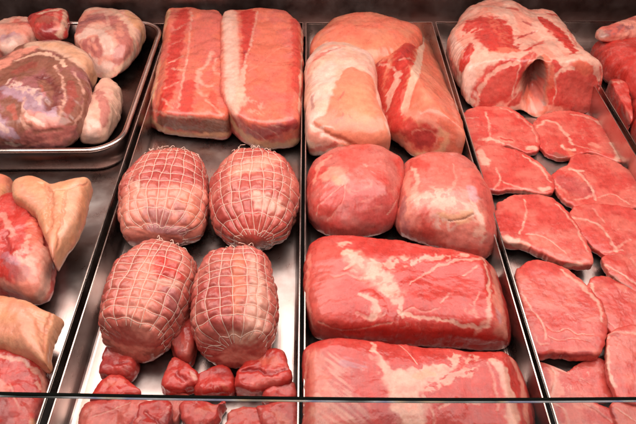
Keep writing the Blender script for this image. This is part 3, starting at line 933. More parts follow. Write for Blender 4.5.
piece('pork_knuckle', 'round knuckle joint with silvery fat streaks beside the rail, right of its pair', 'pork joint',
      [(402, 176), (406, 164), (420, 156), (440, 154), (458, 155), (474, 163), (486, 182), (495, 205), (498, 230), (494, 250), (482, 258), (462, 256), (436, 248), (410, 240), (398, 228), (397, 205)],
      .096, nt=2.4, nb=3, base='knuck', base2='rose', marble=.15, film=.25, lump=(.006, 12), center=(446, 206), cuts=[((450, 240, .035), (-.1, -1, .4), .4, .016), ((480, 200, .08), (.9, -.1, .6), .4, .016)],
      strokes=[
   ('rose', [30, 34], [(440, 170), (458, 178)], {'o': .5, 's': .9}), ('pink', [40, 50, 40], [(424, 206), (448, 208), (468, 214)], {'o': .55, 's': .9}), ('fat', [8, 20, 24, 14, 6], [(410, 204), (428, 198), (446, 199), (460, 206), (474, 210)], {'o': .9, 's': .6, 'br': 70}), ('fat', [4, 7, 8], [(412, 166), (417, 180), (412, 196)], {'o': .85, 's': .5}), ('pink', [10, 8, 8], [(406, 176), (408, 200), (402, 224)], {'o': .8}),
   ('pale', [6, 10, 8], [(440, 216), (456, 218), (472, 212)], {'o': .9}), ('white', [10, 12], [(430, 218), (448, 226)], {'o': .7, 'br': 80}), ('fat', [6, 12, 12, 6], [(472, 200), (478, 214), (480, 230), (478, 246)], {'o': .85, 'br': 80}), ('white', 4, [(476, 206), (482, 224)], {'o': .7}), ('brown', 1.3, [(448, 221), (462, 219), (474, 213)], {'o': .7, 'g': 2}), ('fat', 1.6, [(456, 200), (470, 204), (482, 198)], {'o': .7}),
   ('red', [10, 12], [(412, 161), (426, 166)], {'o': .7}), ('fat', [2, 3], [(452, 164), (456, 178), (452, 190)], {'o': .5}), ('fat', 1.5, [(474, 166), (482, 178)], {'o': .6}), ('mauve', [8, 9, 8], [(404, 200), (402, 216), (406, 232)], {'o': .7}), ('lean', [12, 14], [(424, 214), (428, 234)], {'o': .75, 's': .5}), ('red', [8, 12, 9], [(426, 244), (448, 250), (474, 254)], {'o': .6}), ('lean', [14, 18, 12], [(478, 180), (488, 204), (492, 232)], {'o': .6, 's': .6}), ('violet', [8, 10], [(470, 188), (474, 198)], {'o': .5})])
piece('shoulder_slab', 'thick red boneless slab with a pale fat river across, above the similar front slab', 'pork joint',
      [(304, 292), (305, 268), (309, 247), (322, 238), (346, 238), (372, 240), (400, 240), (432, 246), (462, 252), (486, 258), (497, 270), (504, 296), (511, 322), (513, 342), (505, 351), (480, 350), (440, 347), (396, 347), (350, 346), (322, 342), (309, 332), (305, 314)],
      .082, nt=4.2, nb=3.6, base='lean', base2='red', marble=.2, film=.08, lump=(.006, 10), center=(408, 292), mscale=42, cuts=[((440, 322, .078), (.05, -.85, .5), .1), ((489, 296, .08), (.85, 0, .5), .25)],
      strokes=[
   ('rose', [30, 44, 36], [(322, 252), (322, 285), (318, 318)], {'o': .55, 's': .9}), ('pink', [16, 24, 20], [(352, 256), (372, 272), (392, 296)], {'o': .8, 's': .6}),
   ('fat', [9, 15, 20, 24, 22, 14, 8], [(342, 244), (352, 256), (364, 265), (377, 275), (390, 290), (399, 304), (403, 313)], {'br': 75, 'o': .9}), ('fat', [18, 13, 8, 4], [(372, 266), (398, 263), (428, 258), (468, 255)], {'o': .8, 'br': 60}),
   ('red', [6, 15, 17, 6], [(368, 249), (388, 250), (410, 252), (434, 252)], {'o': .9}), ('fat', 3, [(334, 278), (344, 273), (352, 275), (360, 279)], {'o': .9}), ('fat', 3.4, [(346, 268), (356, 262), (366, 268)], {'o': .8}), ('red', [14, 20, 14], [(346, 288), (360, 292), (372, 286)], {'o': .6, 's': .5}),
   ('fat', [4, 7, 9, 7], [(360, 296), (370, 298), (376, 307), (372, 317)], {'o': .9}), ('red', [6, 8, 9], [(374, 290), (384, 300), (392, 310)], {'o': .8, 'g': 1.5}), ('fat', 3, [(356, 312), (368, 318), (384, 314)], {'o': .8}), ('deep', 5, [(384, 312), (398, 318)], {'o': .4}),
   ('red', [46, 54, 52], [(424, 292), (446, 294), (468, 296)], {'o': .5, 's': .3}), ('fat', [3, 3.4, 3.2, 4, 3], [(400, 312), (420, 318), (444, 320), (464, 326), (487, 327)], {'o': .85}), ('fat', [3, 4, 4], [(485, 260), (489, 290), (489, 326)], {'o': .8}), ('fat', [2, 3, 4], [(410, 284), (434, 268), (458, 260), (486, 259)], {'o': .6}),
   ('fat', 1.5, [(441, 303), (450, 294)], {'o': .9}), ('fat', 2.4, [(464, 276), (471, 270), (477, 266)], {'o': .85}), ('fat', 1.6, [(398, 316), (412, 308), (424, 312), (440, 308)], {'o': .5}), ('pink', 9, [(470, 308), (477, 314)], {'o': .6, 'br': 160}), ('fat', 1.6, [(474, 312), (476, 300), (480, 292)], {'o': .6}),
   ('pink', [12, 17, 15], [(494, 272), (499, 300), (504, 332)], {'o': .85, 's': .5}), ('violet', 7, [(498, 312), (500, 322)], {'o': .4}), ('fat', 5, [(476, 334), (484, 322)], {'o': .5}),
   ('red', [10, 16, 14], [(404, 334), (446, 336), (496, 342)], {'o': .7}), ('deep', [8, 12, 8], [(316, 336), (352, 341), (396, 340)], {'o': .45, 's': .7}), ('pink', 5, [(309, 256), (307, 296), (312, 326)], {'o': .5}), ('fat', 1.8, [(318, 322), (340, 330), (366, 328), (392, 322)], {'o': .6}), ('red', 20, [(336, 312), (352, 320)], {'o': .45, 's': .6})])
piece('shoulder_slab', 'thick boneless slab at the front, crossed by the dark glass edge, streaky left side', 'pork joint',
      [(302, 400), (303, 370), (306, 352), (318, 344), (340, 342), (366, 342), (396, 344), (430, 347), (462, 350), (490, 351), (508, 356), (518, 368), (527, 392), (533, 420), (534, 450), (510, 462), (420, 464), (340, 462), (306, 452)],
      .080, nt=4.2, nb=3.6, base='lean', base2='red', marble=.2, film=.08, lump=(.006, 10), center=(416, 402), cuts=[((508, 380, .078), (.85, 0, .5), .25), ((316, 380, .078), (-.8, 0, .6), .3)],
      strokes=[
   ('mauve', [30, 44], [(332, 366), (352, 404)], {'o': .30, 's': .8}), ('pink', [20, 26, 26], [(314, 358), (320, 390), (318, 424)], {'o': .55, 's': .7}), ('fat', [16, 22, 26], [(330, 358), (340, 384), (356, 412)], {'o': .55, 'fib': -.75, 's': .7}), ('fat', 30, [(322, 404), (340, 428)], {'o': .5, 'fib': -.8}), ('violet', 12, [(344, 362), (362, 366)], {'o': .4, 'fib': -.4}),
   ('fat', [4, 8, 20, 34, 34, 26, 20], [(373, 345), (378, 358), (388, 372), (402, 384), (406, 400), (410, 416), (414, 436)], {'o': .92}), ('fat', [18, 20, 16, 10, 4], [(402, 378), (424, 374), (444, 370), (454, 362), (458, 354)], {'o': .92}), ('pale', [8, 8], [(416, 376), (432, 374)], {'o': .6}), ('pink', [10, 12], [(396, 392), (410, 404)], {'o': .7, 'br': 120}),
   ('red', [8, 17, 20, 16, 8], [(380, 349), (390, 355), (401, 360), (411, 360), (418, 366)], {'s': .22}), ('red', [10, 17, 19, 13, 5], [(414, 350), (426, 355), (437, 359), (446, 361), (450, 366)], {'s': .22}), ('fat', 1.3, [(398, 344), (408, 353), (417, 364)], {'o': .85}), ('fat', 8, [(452, 358), (462, 362), (474, 358)], {'o': .7, 'br': 120}),
   ('red', [16, 20, 16], [(340, 350), (356, 354), (372, 360)], {'o': .6, 's': .4}), ('deep', [10, 14, 16], [(378, 402), (388, 414), (394, 428)], {'o': .7}), ('red', [14, 20], [(360, 390), (378, 400)], {'o': .5, 's': .6}), ('deep', 14, [(354, 410), (370, 424)], {'o': .4}),
   ('red', [30, 46, 50], [(452, 388), (470, 398), (474, 426)], {'o': .65, 's': .3}), ('fat', [10, 12, 8, 6], [(428, 388), (444, 380), (460, 374), (476, 368)], {'o': .75, 'br': 140}), ('fat', [3, 4], [(440, 408), (456, 400), (478, 404)], {'o': .6, 'br': 110}), ('fat', 3, [(424, 396), (432, 410), (436, 430)], {'o': .6}),
   ('fat', [7, 12, 14, 13], [(494, 360), (505, 376), (512, 400), (514, 430)], {'o': .9, 's': .4}), ('pink', [8, 10, 11], [(512, 360), (522, 384), (528, 424)], {'o': .8}), ('red', [4, 8, 8, 4], [(507, 367), (511, 376), (514, 386), (516, 394)], {'o': .95, 's': .25}), ('fat', 3, [(488, 364), (494, 384), (498, 410)], {'o': .5}), ('pink', 4, [(307, 352), (305, 380), (304, 420)], {'o': .6})])

# ------------------------------------------------------------------ bone-in saddle at the back of the chop tray
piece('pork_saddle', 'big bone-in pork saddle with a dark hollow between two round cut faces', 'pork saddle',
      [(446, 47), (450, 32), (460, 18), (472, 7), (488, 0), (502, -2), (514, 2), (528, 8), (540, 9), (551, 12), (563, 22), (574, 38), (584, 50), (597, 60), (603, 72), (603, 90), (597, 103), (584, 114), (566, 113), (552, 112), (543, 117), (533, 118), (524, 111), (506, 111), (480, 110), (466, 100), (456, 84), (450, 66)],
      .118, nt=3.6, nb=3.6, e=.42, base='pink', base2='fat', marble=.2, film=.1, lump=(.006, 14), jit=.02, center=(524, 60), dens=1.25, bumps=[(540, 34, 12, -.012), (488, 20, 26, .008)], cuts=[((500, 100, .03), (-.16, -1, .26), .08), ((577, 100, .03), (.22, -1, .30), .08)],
      strokes=[
   ('fat', [30, 30, 26, 22], [(470, 54), (476, 78), (494, 66), (514, 58)], {'s': .4}), ('white', [8, 14, 16, 12], [(452, 40), (458, 54), (466, 72), (472, 92)], {'o': .85}),
   ('red', [10, 22, 30, 34, 36, 22], [(468, 30), (476, 22), (486, 22), (494, 26), (500, 36), (506, 46)], {'s': .2}), ('coral', [8, 10, 10], [(488, 8), (494, 24), (508, 42)], {'o': .5, 'br': 110}), ('coral', [8, 10, 6], [(492, 50), (504, 50), (516, 50)], {'o': .85}), ('red', 16, [(484, 36), (490, 46)], {'s': .3}), ('fat', [2, 3, 3], [(472, 38), (474, 46), (482, 56)], {'o': .9}),
   ('red', [6, 11, 12, 7], [(471, 44), (468, 52), (464, 62), (461, 70)], {'s': .25}), ('coral', 4, [(462, 52), (458, 64)], {'o': .7}), ('rose', [7, 9, 7], [(448, 48), (451, 62), (456, 76)], {'o': .85}),
   ('pink', [12, 16, 12], [(512, 8), (522, 22), (520, 36)], {'o': .7}), ('fat', [5, 8, 6], [(506, 6), (514, 24), (518, 42)], {'o': .8}), ('deep', [3, 4, 2], [(524, 22), (530, 25), (536, 26)], {'o': .8}), ('deep', 2, [(518, 38), (528, 34), (538, 31)], {'o': .75, 'g': 2}), ('red', [5, 6], [(508, 8), (516, 9)], {'o': .8}), ('red', 3, [(514, 36), (524, 36)], {'o': .6}),
   ('red', [5, 8, 6], [(524, 50), (536, 44), (549, 41)], {'o': .95}), ('fat', 3, [(514, 54), (528, 47), (544, 37)], {'o': .9}),
   ('lean', [16, 32, 38, 30, 18], [(515, 68), (506, 78), (497, 86), (488, 95), (484, 102)], {'s': .16, 'wp': .6}), ('rose', [16, 20], [(504, 80), (492, 92)], {'o': .45, 's': .8}), ('fat', [3, 4, 4, 3], [(518, 62), (500, 68), (486, 80), (478, 94), (477, 106)], {'o': .9}),
   ('lean', [7, 10, 8], [(532, 54), (524, 66), (519, 80)], {'o': .9}), ('deep', 4, [(526, 60), (519, 74)], {'o': .7}), ('fat', 1.6, [(520, 64), (517, 78), (512, 98)], {'o': .9}), ('fat', 1.4, [(534, 52), (524, 74)], {'o': .7}), ('red', [6, 8], [(510, 106), (520, 100)], {'o': .9}), ('fat', 2.5, [(506, 110), (498, 108)], {'o': .8}),
   ('fat', [10, 10, 10], [(536, 24), (548, 40), (560, 56)], {'o': .9}), ('red', [8, 13, 14, 10, 4], [(541, 18), (551, 26), (560, 34), (568, 44), (577, 55)], {'s': .2}), ('fat', [4, 4, 5, 5], [(546, 11), (560, 20), (571, 36), (584, 54)], {'o': .95}), ('red', 4, [(548, 14), (556, 15)], {'o': .8}), ('rose', 3, [(568, 30), (576, 44)], {'o': .7}), ('fat', 6, [(560, 58), (566, 66)], {'o': .9}),
   ('lean', [20, 40, 46, 40, 24], [(560, 92), (572, 86), (580, 86), (586, 94), (580, 104)], {'s': .14, 'wp': .6}), ('rose', [24, 26], [(572, 84), (584, 92)], {'o': .4, 's': .9}), ('lean', [10, 11], [(556, 64), (559, 70)], {'s': .3}), ('coral', [8, 10], [(578, 62), (588, 70)], {'o': .9}), ('fat', [7, 9, 6, 4], [(564, 62), (576, 56), (588, 60), (598, 66)], {'o': .95}), ('fat', [3, 3, 4], [(554, 78), (560, 72), (568, 68), (574, 68)], {'o': .95}), ('fat', [5, 5], [(595, 68), (599, 78)], {'o': .9}),
   ('coral', [8, 9, 8], [(545, 58), (550, 78), (550, 98)], {'o': .9}), ('fat', 1.8, [(555, 78), (556, 94), (549, 108)], {'o': .9}), ('fat', 1.5, [(549, 64), (549, 82), (546, 98)], {'o': .8}), ('red', [4, 5], [(553, 92), (550, 104)], {'o': .9}), ('red', [5, 6], [(560, 106), (572, 110)], {'o': .6}),
       ('brown', [5, 13, 21, 23, 19], [(540, 57), (538, 68), (535, 82), (535, 95), (537, 104)], {'s': .25, 'wp': .3}), ('dark', [4, 8, 12, 12], [(539, 62), (536, 76), (533, 90), (532, 98)], {'o': .6, 's': .5, 'wp': .3}), (None, [7, 13, 19, 21, 16], [(539, 67), (537, 75), (535, 84), (535, 94), (536, 102)], {'g': 62, 'gw': .95, 'wp': 0, 'dv': (0.1, 1, .12)}),  # brown and dark strokes paint the hollow's shade into the colour; last stroke recesses it
       ('grey', [4, 7, 9, 8], [(542, 70), (543, 82), (542, 94), (541, 104)], {'o': .8}), ('rose', [5, 8, 9], [(544, 90), (541, 102), (536, 108)], {'o': .8}), ('coral', [6, 8, 8], [(527, 104), (534, 112), (544, 112)], {'o': .9}), ('fat', [2, 3], [(530, 108), (538, 116)], {'o': .8})])

# ------------------------------------------------------------------ chops
def chop(label, outline, strokes=(), H=.014, z0=.0, base='lean', base2='rose', **kw):
    oc = np.mean(outline, 0); outline = [tuple(oc + (np.array(p) - oc) * 1.07) for p in outline]
    kw.setdefault('film', .07); kw.setdefault('nt', 9.0); kw.setdefault('nb', 6.0)
    return piece('pork_chop', label, 'pork chop', outline, H, z0=z0, group='pork chops laid in the tray', base=base, base2=base2, strokes=strokes, lump=(.0014, 20), jit=.02, marble=kw.pop('marble', .3), **kw)
def rim_(pts, w=2.4, o=.85): return ('fat', [w * .7, w * 1.5, w * 1.2, w * .8], pts, {'o': o, 's': .6})
chop('pork chop with an oval muscle, directly below the saddle\'s left face', [(463, 124), (467, 114), (478, 108), (496, 107), (514, 113), (530, 126), (538, 141), (535, 151), (524, 155), (506, 148), (490, 150), (474, 152), (466, 142)],
     [rim_([(500, 108), (516, 114), (532, 128), (537, 142)], 2), ('fat', 2, [(486, 112), (489, 124), (490, 136), (486, 142)]), ('fat', [2, 4, 3], [(478, 140), (492, 139), (502, 143)]), ('pink', 7, [(502, 139), (512, 140)], {'o': .8}), ('lean', 3.5, [(502, 139), (512, 140)]), ('red', 10, [(472, 140), (482, 142)], {'o': .7}), ('fat', 6, [(528, 148), (535, 148)]), ('deep', 3, [(494, 146), (500, 148)], {'o': .8}), ('fat', 3, [(466, 118), (478, 118)], {'o': .6})], z0=.004)
chop('pork chop lying right of the oval-muscled chop, frayed bone notch on its near edge', [(535, 130), (540, 120), (552, 114), (570, 113), (588, 117), (604, 126), (616, 139), (621, 152), (616, 164), (602, 160), (588, 155), (574, 158), (562, 160), (548, 156), (540, 146)],
     [rim_([(537, 128), (546, 121), (556, 124), (566, 134), (572, 144)], 3), rim_([(570, 114), (590, 118), (610, 132), (620, 150)], 2), ('red', 12, [(550, 138), (560, 150)], {'o': .5}), ('deep', 4, [(552, 154), (566, 157)], {'o': .8}), ('fat', 4, [(562, 146), (566, 150), (574, 150)]), ('fat', 1.6, [(572, 144), (586, 148), (600, 152)], {'o': .7}), ('pink', 6, [(590, 144), (598, 146)], {'o': .6}), ('fat', 5, [(612, 144), (618, 152), (616, 160)]), ('brown', 8, [(558, 156), (566, 158)], {'o': .6}), ('coral', 5, [(568, 150), (574, 156)], {'o': .7})], z0=.002)
chop('pork chop with a pale fat knob at its upper left corner beside the rail', [(475, 158), (479, 150), (490, 147), (506, 149), (522, 154), (538, 165), (550, 178), (552, 188), (544, 196), (528, 194), (510, 192), (496, 193), (486, 190), (478, 174)],
     [('fat', [8, 8], [(481, 152), (486, 164)]), ('fat', 2, [(496, 168), (500, 180), (494, 190)]), ('fat', 1.8, [(500, 180), (514, 186), (530, 190)], {'o': .8}), ('red', 12, [(488, 176), (490, 188)], {'o': .7}), rim_([(522, 155), (540, 167), (551, 182)], 2.2), ('fat', 6, [(542, 190), (548, 188)]), ('deep', 5, [(490, 190), (500, 192)], {'o': .8}), ('fat', 3, [(516, 192), (532, 194)], {'o': .7})], z0=.010)
chop('pork chop reaching the right rail with a dark round eye muscle', [(552, 182), (556, 174), (569, 166), (574, 158), (588, 156), (606, 160), (626, 171), (646, 186), (650, 204), (628, 210), (602, 212), (582, 211), (568, 204), (558, 194)],
     [('mauve', [22, 24], [(566, 182), (582, 190)], {'o': .35}), ('fat', 2.4, [(570, 168), (580, 174), (590, 186), (596, 200)]), ('fat', 4, [(570, 170), (580, 170)], {'o': .8}), ('deep', 3, [(588, 186), (590, 192)], {'o': .8}), ('fat', 3, [(554, 180), (564, 192), (574, 200), (592, 196)], {'o': .8}), ('fat', 1.4, [(598, 198), (612, 194), (630, 204)], {'o': .7}), ('red', 7, [(566, 196), (576, 204)], {'o': .6}), ('deep', 2, [(583, 174), (588, 180)], {'o': .6})], z0=.008)
chop('large pork chop, fat tip at its left corner, thick dark near edge', [(497, 218), (501, 206), (514, 198), (534, 197), (552, 201), (568, 216), (580, 234), (588, 252), (589, 264), (580, 268), (562, 266), (542, 258), (524, 250), (510, 248), (502, 242), (498, 230)],
     [('fat', [8, 9], [(503, 238), (516, 242)]), ('pink', 6, [(520, 246), (526, 244)]), ('red', 18, [(508, 216), (508, 230)], {'o': .6}), ('fat', 2, [(524, 200), (526, 214), (520, 234)]), rim_([(556, 204), (574, 224), (588, 252)], 2), ('fat', 1.5, [(526, 234), (546, 238), (566, 254)], {'o': .7}), ('pink', 20, [(540, 240), (560, 254)], {'o': .4}), ('brown', 6, [(524, 254), (544, 262), (562, 268)], {'o': .8}), ('fat', 4, [(566, 266), (582, 264)], {'o': .8})], z0=.013, H=.021)
chop('pork chop at the right rail with a curved fat seam around its eye', [(570, 218), (578, 209), (596, 206), (618, 208), (640, 214), (654, 230), (652, 262), (632, 264), (612, 260), (598, 254), (586, 242), (576, 230)],
     [('fat', 3, [(572, 218), (586, 220), (600, 226), (610, 240), (616, 252)]), ('fat', 2, [(592, 208), (604, 222)], {'o': .5}), ('lean', 20, [(588, 234), (602, 244)], {'o': .8}), ('fat', 2, [(586, 244), (604, 252), (622, 250)], {'o': .7}), ('red', 8, [(596, 252), (606, 256)], {'o': .7}), ('fat', 3, [(616, 248), (630, 240)], {'o': .6})], z0=.010)
chop('pork chop edge-on at the right rail showing its brown cut side', [(601, 262), (612, 256), (628, 256), (648, 262), (654, 286), (644, 300), (628, 292), (612, 280)],
     [('red', 9, [(610, 262), (620, 264)], {'o': .6}), ('fat', 2.4, [(604, 264), (618, 272), (640, 286)], {'o': .9}), ('brown', 5, [(612, 278), (630, 290)], {'o': .7}), ('fat', 3, [(628, 256), (640, 268)], {'o': .6})], z0=.012)
chop('broad pork chop in front of the fat-tipped one, ridged bone end facing the glass', [(516, 282), (522, 270), (536, 264), (552, 266), (572, 276), (588, 290), (600, 306), (604, 324), (600, 344), (592, 357), (572, 358), (552, 356), (536, 357), (529, 344), (523, 318), (518, 298)],
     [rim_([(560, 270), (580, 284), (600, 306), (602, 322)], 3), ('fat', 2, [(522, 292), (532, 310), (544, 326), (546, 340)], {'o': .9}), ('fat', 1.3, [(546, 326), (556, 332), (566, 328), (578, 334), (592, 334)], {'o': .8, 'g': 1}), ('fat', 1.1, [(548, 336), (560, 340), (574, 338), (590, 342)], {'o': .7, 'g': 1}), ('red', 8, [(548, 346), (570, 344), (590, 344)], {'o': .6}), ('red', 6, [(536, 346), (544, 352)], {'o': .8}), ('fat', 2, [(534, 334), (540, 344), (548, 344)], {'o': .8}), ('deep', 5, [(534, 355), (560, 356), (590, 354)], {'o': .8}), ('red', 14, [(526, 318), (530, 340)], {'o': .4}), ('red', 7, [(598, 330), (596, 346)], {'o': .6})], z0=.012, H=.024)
chop('pork chop leaning on the broad one at the right, pale fat strip on its left', [(586, 296), (594, 282), (606, 278), (622, 286), (640, 296), (652, 312), (652, 344), (630, 344), (612, 336), (600, 324), (590, 310)],
     [('fat', [3, 4, 3], [(592, 284), (594, 300), (602, 318)], {'o': .9}), ('fat', 2, [(604, 320), (620, 330), (640, 330)], {'o': .7}), ('pink', 6, [(618, 286), (626, 290)], {'o': .5}), ('red', 6, [(606, 332), (620, 338)], {'o': .7})], z0=.016)
chop('smooth pork chop at the lower right corner with a white fat margin on its left', [(606, 348), (610, 336), (624, 330), (652, 330), (660, 366), (656, 404), (634, 405), (616, 398), (608, 376)],
     [('fat', [4, 5, 4], [(608, 346), (607, 366), (614, 388)], {'o': .9}), ('fat', 3, [(606, 340), (618, 332), (636, 333)], {'o': .8}), ('deep', 4, [(612, 336), (618, 334)], {'o': .6})], z0=.020)
chop('streaky dark pork chop above the glass edge with a pale fat seam at left', [(536, 372), (540, 362), (552, 362), (566, 372), (580, 364), (596, 360), (606, 366), (612, 380), (616, 396), (600, 404), (572, 402), (548, 402), (540, 390)],
     [('pink', 12, [(554, 372), (556, 394)], {'o': .8}), ('fat', 2.4, [(546, 362), (556, 376), (550, 398)], {'o': .9}), ('fat', 2.4, [(556, 368), (568, 374)], {'o': .8}), ('red', 8, [(545, 370), (548, 380)], {'o': .8}), ('red', [20, 26], [(576, 382), (598, 384)], {'o': .55}), ('fat', 1, [(580, 378), (590, 384)], {'o': .7}), ('fat', 2, [(606, 372), (614, 392)], {'o': .8})], z0=.002, marble=.6)
chop('pork chop behind the glass at the lower right, red bone tip at left', [(545, 408), (560, 402), (584, 402), (604, 408), (620, 418), (628, 436), (610, 452), (562, 452), (550, 430)],
     [('red', [7, 8], [(555, 408), (561, 418)], {'o': .9}), ('fat', 3, [(550, 402), (564, 410), (568, 426)], {'o': .8}), ('pink', 8, [(578, 404), (594, 408)], {'o': .6}), ('fat', 2, [(584, 404), (600, 412), (612, 422)], {'o': .7}), ('deep', 4, [(592, 408), (606, 416)], {'o': .6})], z0=.008)
chop('red pork chop behind the glass at the photo\'s lower right corner', [(610, 408), (622, 402), (652, 402), (660, 430), (650, 452), (626, 446), (614, 424)],
     [('fat', 2, [(616, 408), (628, 416), (640, 424)], {'o': .6}), ('deep', 5, [(613, 410), (616, 418)], {'o': .8})], z0=.014, base='red')

# ------------------------------------------------------------------ far right tray
piece('pork_cut', 'smooth red boneless cut filling the far right tray', 'pork cut', [(590, 48), (596, 40), (612, 37), (630, 28), (650, 24), (676, 40), (684, 100), (670, 128), (640, 120), (622, 96), (606, 82), (596, 70)], .085, base='lean', base2='red', nt=2.6, lump=(.004, 16), center=(634, 70), marble=.15,
      strokes=[('pink', [12, 16, 14], [(552, 368), (558, 382), (556, 398)], {'o': .9}), ('rose', [8, 10], [(560, 378), (562, 394)], {'o': .5}), ('fat', [2, 2.6, 3, 2.6], [(546, 361), (554, 370), (554, 386), (549, 400)], {'o': .95}), ('fat', [2, 3, 2], [(554, 367), (562, 372), (570, 374)], {'o': .9}), ('red', [7, 10, 8], [(544, 368), (547, 376), (546, 384)], {'o': .9, 's': .25}), ('red', [14, 26, 30, 26], [(568, 388), (580, 380), (594, 378), (604, 388)], {'o': .7, 's': .3}), ('fat', 1, [(574, 380), (584, 376), (594, 382)], {'o': .6}), ('fat', 1, [(586, 388), (598, 386)], {'o': .6}), ('fat', [2, 3, 2], [(606, 366), (612, 380), (617, 395)], {'o': .9}), ('fat', 3, [(586, 400), (606, 402)], {'o': .8})])
piece('pork_cut', 'grey-edged flap of meat lying over the smooth red cut, far right', 'pork cut', [(595, 36), (598, 29), (608, 25), (622, 20), (636, 15), (656, 13), (660, 34), (636, 38), (616, 41), (602, 42)], .03, z0=.07, base='pink', base2='rose', nt=2.6, lump=(.003, 40), marble=.3,
      strokes=[('mauve', 8, [(600, 34), (616, 30), (630, 26)], {'o': .8, 'br': 80}), ('grey', 6, [(598, 30), (604, 36)], {'o': .7})])
piece('pork_cut', 'red block with a pale upper edge leaning on the far right rail', 'pork cut', [(603, 88), (606, 81), (620, 80), (628, 88), (632, 110), (634, 134), (628, 140), (618, 124), (608, 106)], .05, base='lean', base2='red', nt=7, lump=(.003, 30), marble=.15,
      strokes=[('fat', 3, [(606, 82), (622, 81)], {'o': .9}), ('fat', 3, [(626, 112), (628, 120)], {'o': .6})])
piece('pork_cut', 'dark red cut at the right photo edge in front of the pale-edged block', 'pork cut', [(630, 96), (640, 90), (668, 96), (690, 130), (680, 160), (654, 168), (640, 156), (632, 136)], .06, base='lean', base2='red', nt=2.8, lump=(.003, 24), marble=.15)

# ------------------------------------------------------------------ dark dish with hock slices, left
DX1 = P(119, 173, 0)[0] + .014; DY0 = P(60, 175, 0)[1]; DY1 = 1.385
DX0 = DX1 - .46; DH = .062
def rrect(x0, x1, y0, y1, r, n=10):
    out = []
    for cx, cy, a0 in ((x1 - r, y0 + r, -90), (x1 - r, y1 - r, 0), (x0 + r, y1 - r, 90), (x0 + r, y0 + r, 180)):
        for k in range(n + 1):
            a = math.radians(a0 + 90 * k / n)
            out.append((cx + r * math.cos(a), cy + r * math.sin(a)))
    return out
root = bpy.data.objects.new('steel_dish', None)
COL.objects.link(root)
root.location = ((DX0 + DX1) / 2, (DY0 + DY1) / 2, .0)
tag(root, 'dark rounded steel dish holding sliced pork shanks, upper left', 'dish')
org = np.array(root.location)
def ringmesh(rings):
    V, Fc = [], []
    n = len(rings[0][0])
    for pts, z in rings:
        V += [(x, y, z) for x, y in pts]
    for k in range(len(rings) - 1):
        for i in range(n):
            j = (i + 1) % n
            Fc.append((k * n + i, k * n + j, (k + 1) * n + j, (k + 1) * n + i))
    return V, Fc, n
def rr(ins, r): return rrect(DX0 + ins, DX1 - ins, DY0 + ins, DY1 - ins, max(r - ins, .004))
V, Fc, n = ringmesh([(rr(.016, .060), .0015), (rr(.010, .06), .004), (rr(.007, .06), .012), (rr(.002, .06), DH - .004), (rr(.0035, .06), DH - .004), (rr(.0085, .06), .013), (rr(.013, .06), .006), (rr(.02, .06), .0045)])
Fc.append(tuple(range(7 * n, 8 * n))); Fc.append(tuple(range(n - 1, -1, -1)))
link_mesh('bowl', np.array(V) - org, Fc, DARKSTEEL, root, True)
V, Fc, n = ringmesh([(rr(.0035, .06), DH - .0035), (rr(-.004, .06), DH - .0045), (rr(-.0065, .06), DH - .002), (rr(-.005, .06), DH + .0015), (rr(-.001, .06), DH + .0025), (rr(.004, .06), DH + .001), (rr(.0045, .06), DH - .002), (rr(.0035, .06), DH - .0035)])
link_mesh('rim', np.array(V) - org, Fc, RIM, root, True)

piece('pork_shank', 'pale shank with violet sinew at the back left of the dark dish', 'pork shank', [(-14, 40), (-4, 24), (10, 18), (26, 17), (38, 24), (44, 36), (40, 50), (24, 62), (4, 64), (-14, 58)], .075, z0=.008, base='fat', base2='pink', nt=3.4, lump=(.006, 20), marble=.2, group='pork shanks in the dish',
      strokes=[('violet', 12, [(4, 38), (14, 36)], {'o': .7}), ('white', 12, [(6, 46), (20, 40)], {'o': .7}), ('rose', 8, [(16, 22), (34, 24)], {'o': .8}), ('mauve', 5, [(28, 22), (38, 28)], {'o': .6}), ('lean', 10, [(-4, 50), (2, 60)], {'o': .6})])
piece('pork_shank', 'dark red shank with a pale skin strip, behind the large slice in the dish', 'pork shank', [(28, 18), (38, 12), (54, 9), (65, 7), (69, 14), (69, 26), (66, 38), (52, 42), (38, 40), (32, 30)], .05, z0=.045, base='lean', base2='deep', nt=3, lump=(.004, 25), marble=.2, group='pork shanks in the dish',
      strokes=[('cream', [5, 7, 6], [(66, 10), (65, 22), (60, 36)], {'o': .95}), ('cream', 4, [(40, 13), (64, 8)], {'o': .8}), ('brown', 10, [(40, 20), (52, 18)], {'o': .6}), ('pink', 5, [(56, 14), (57, 28)], {'o': .6})])
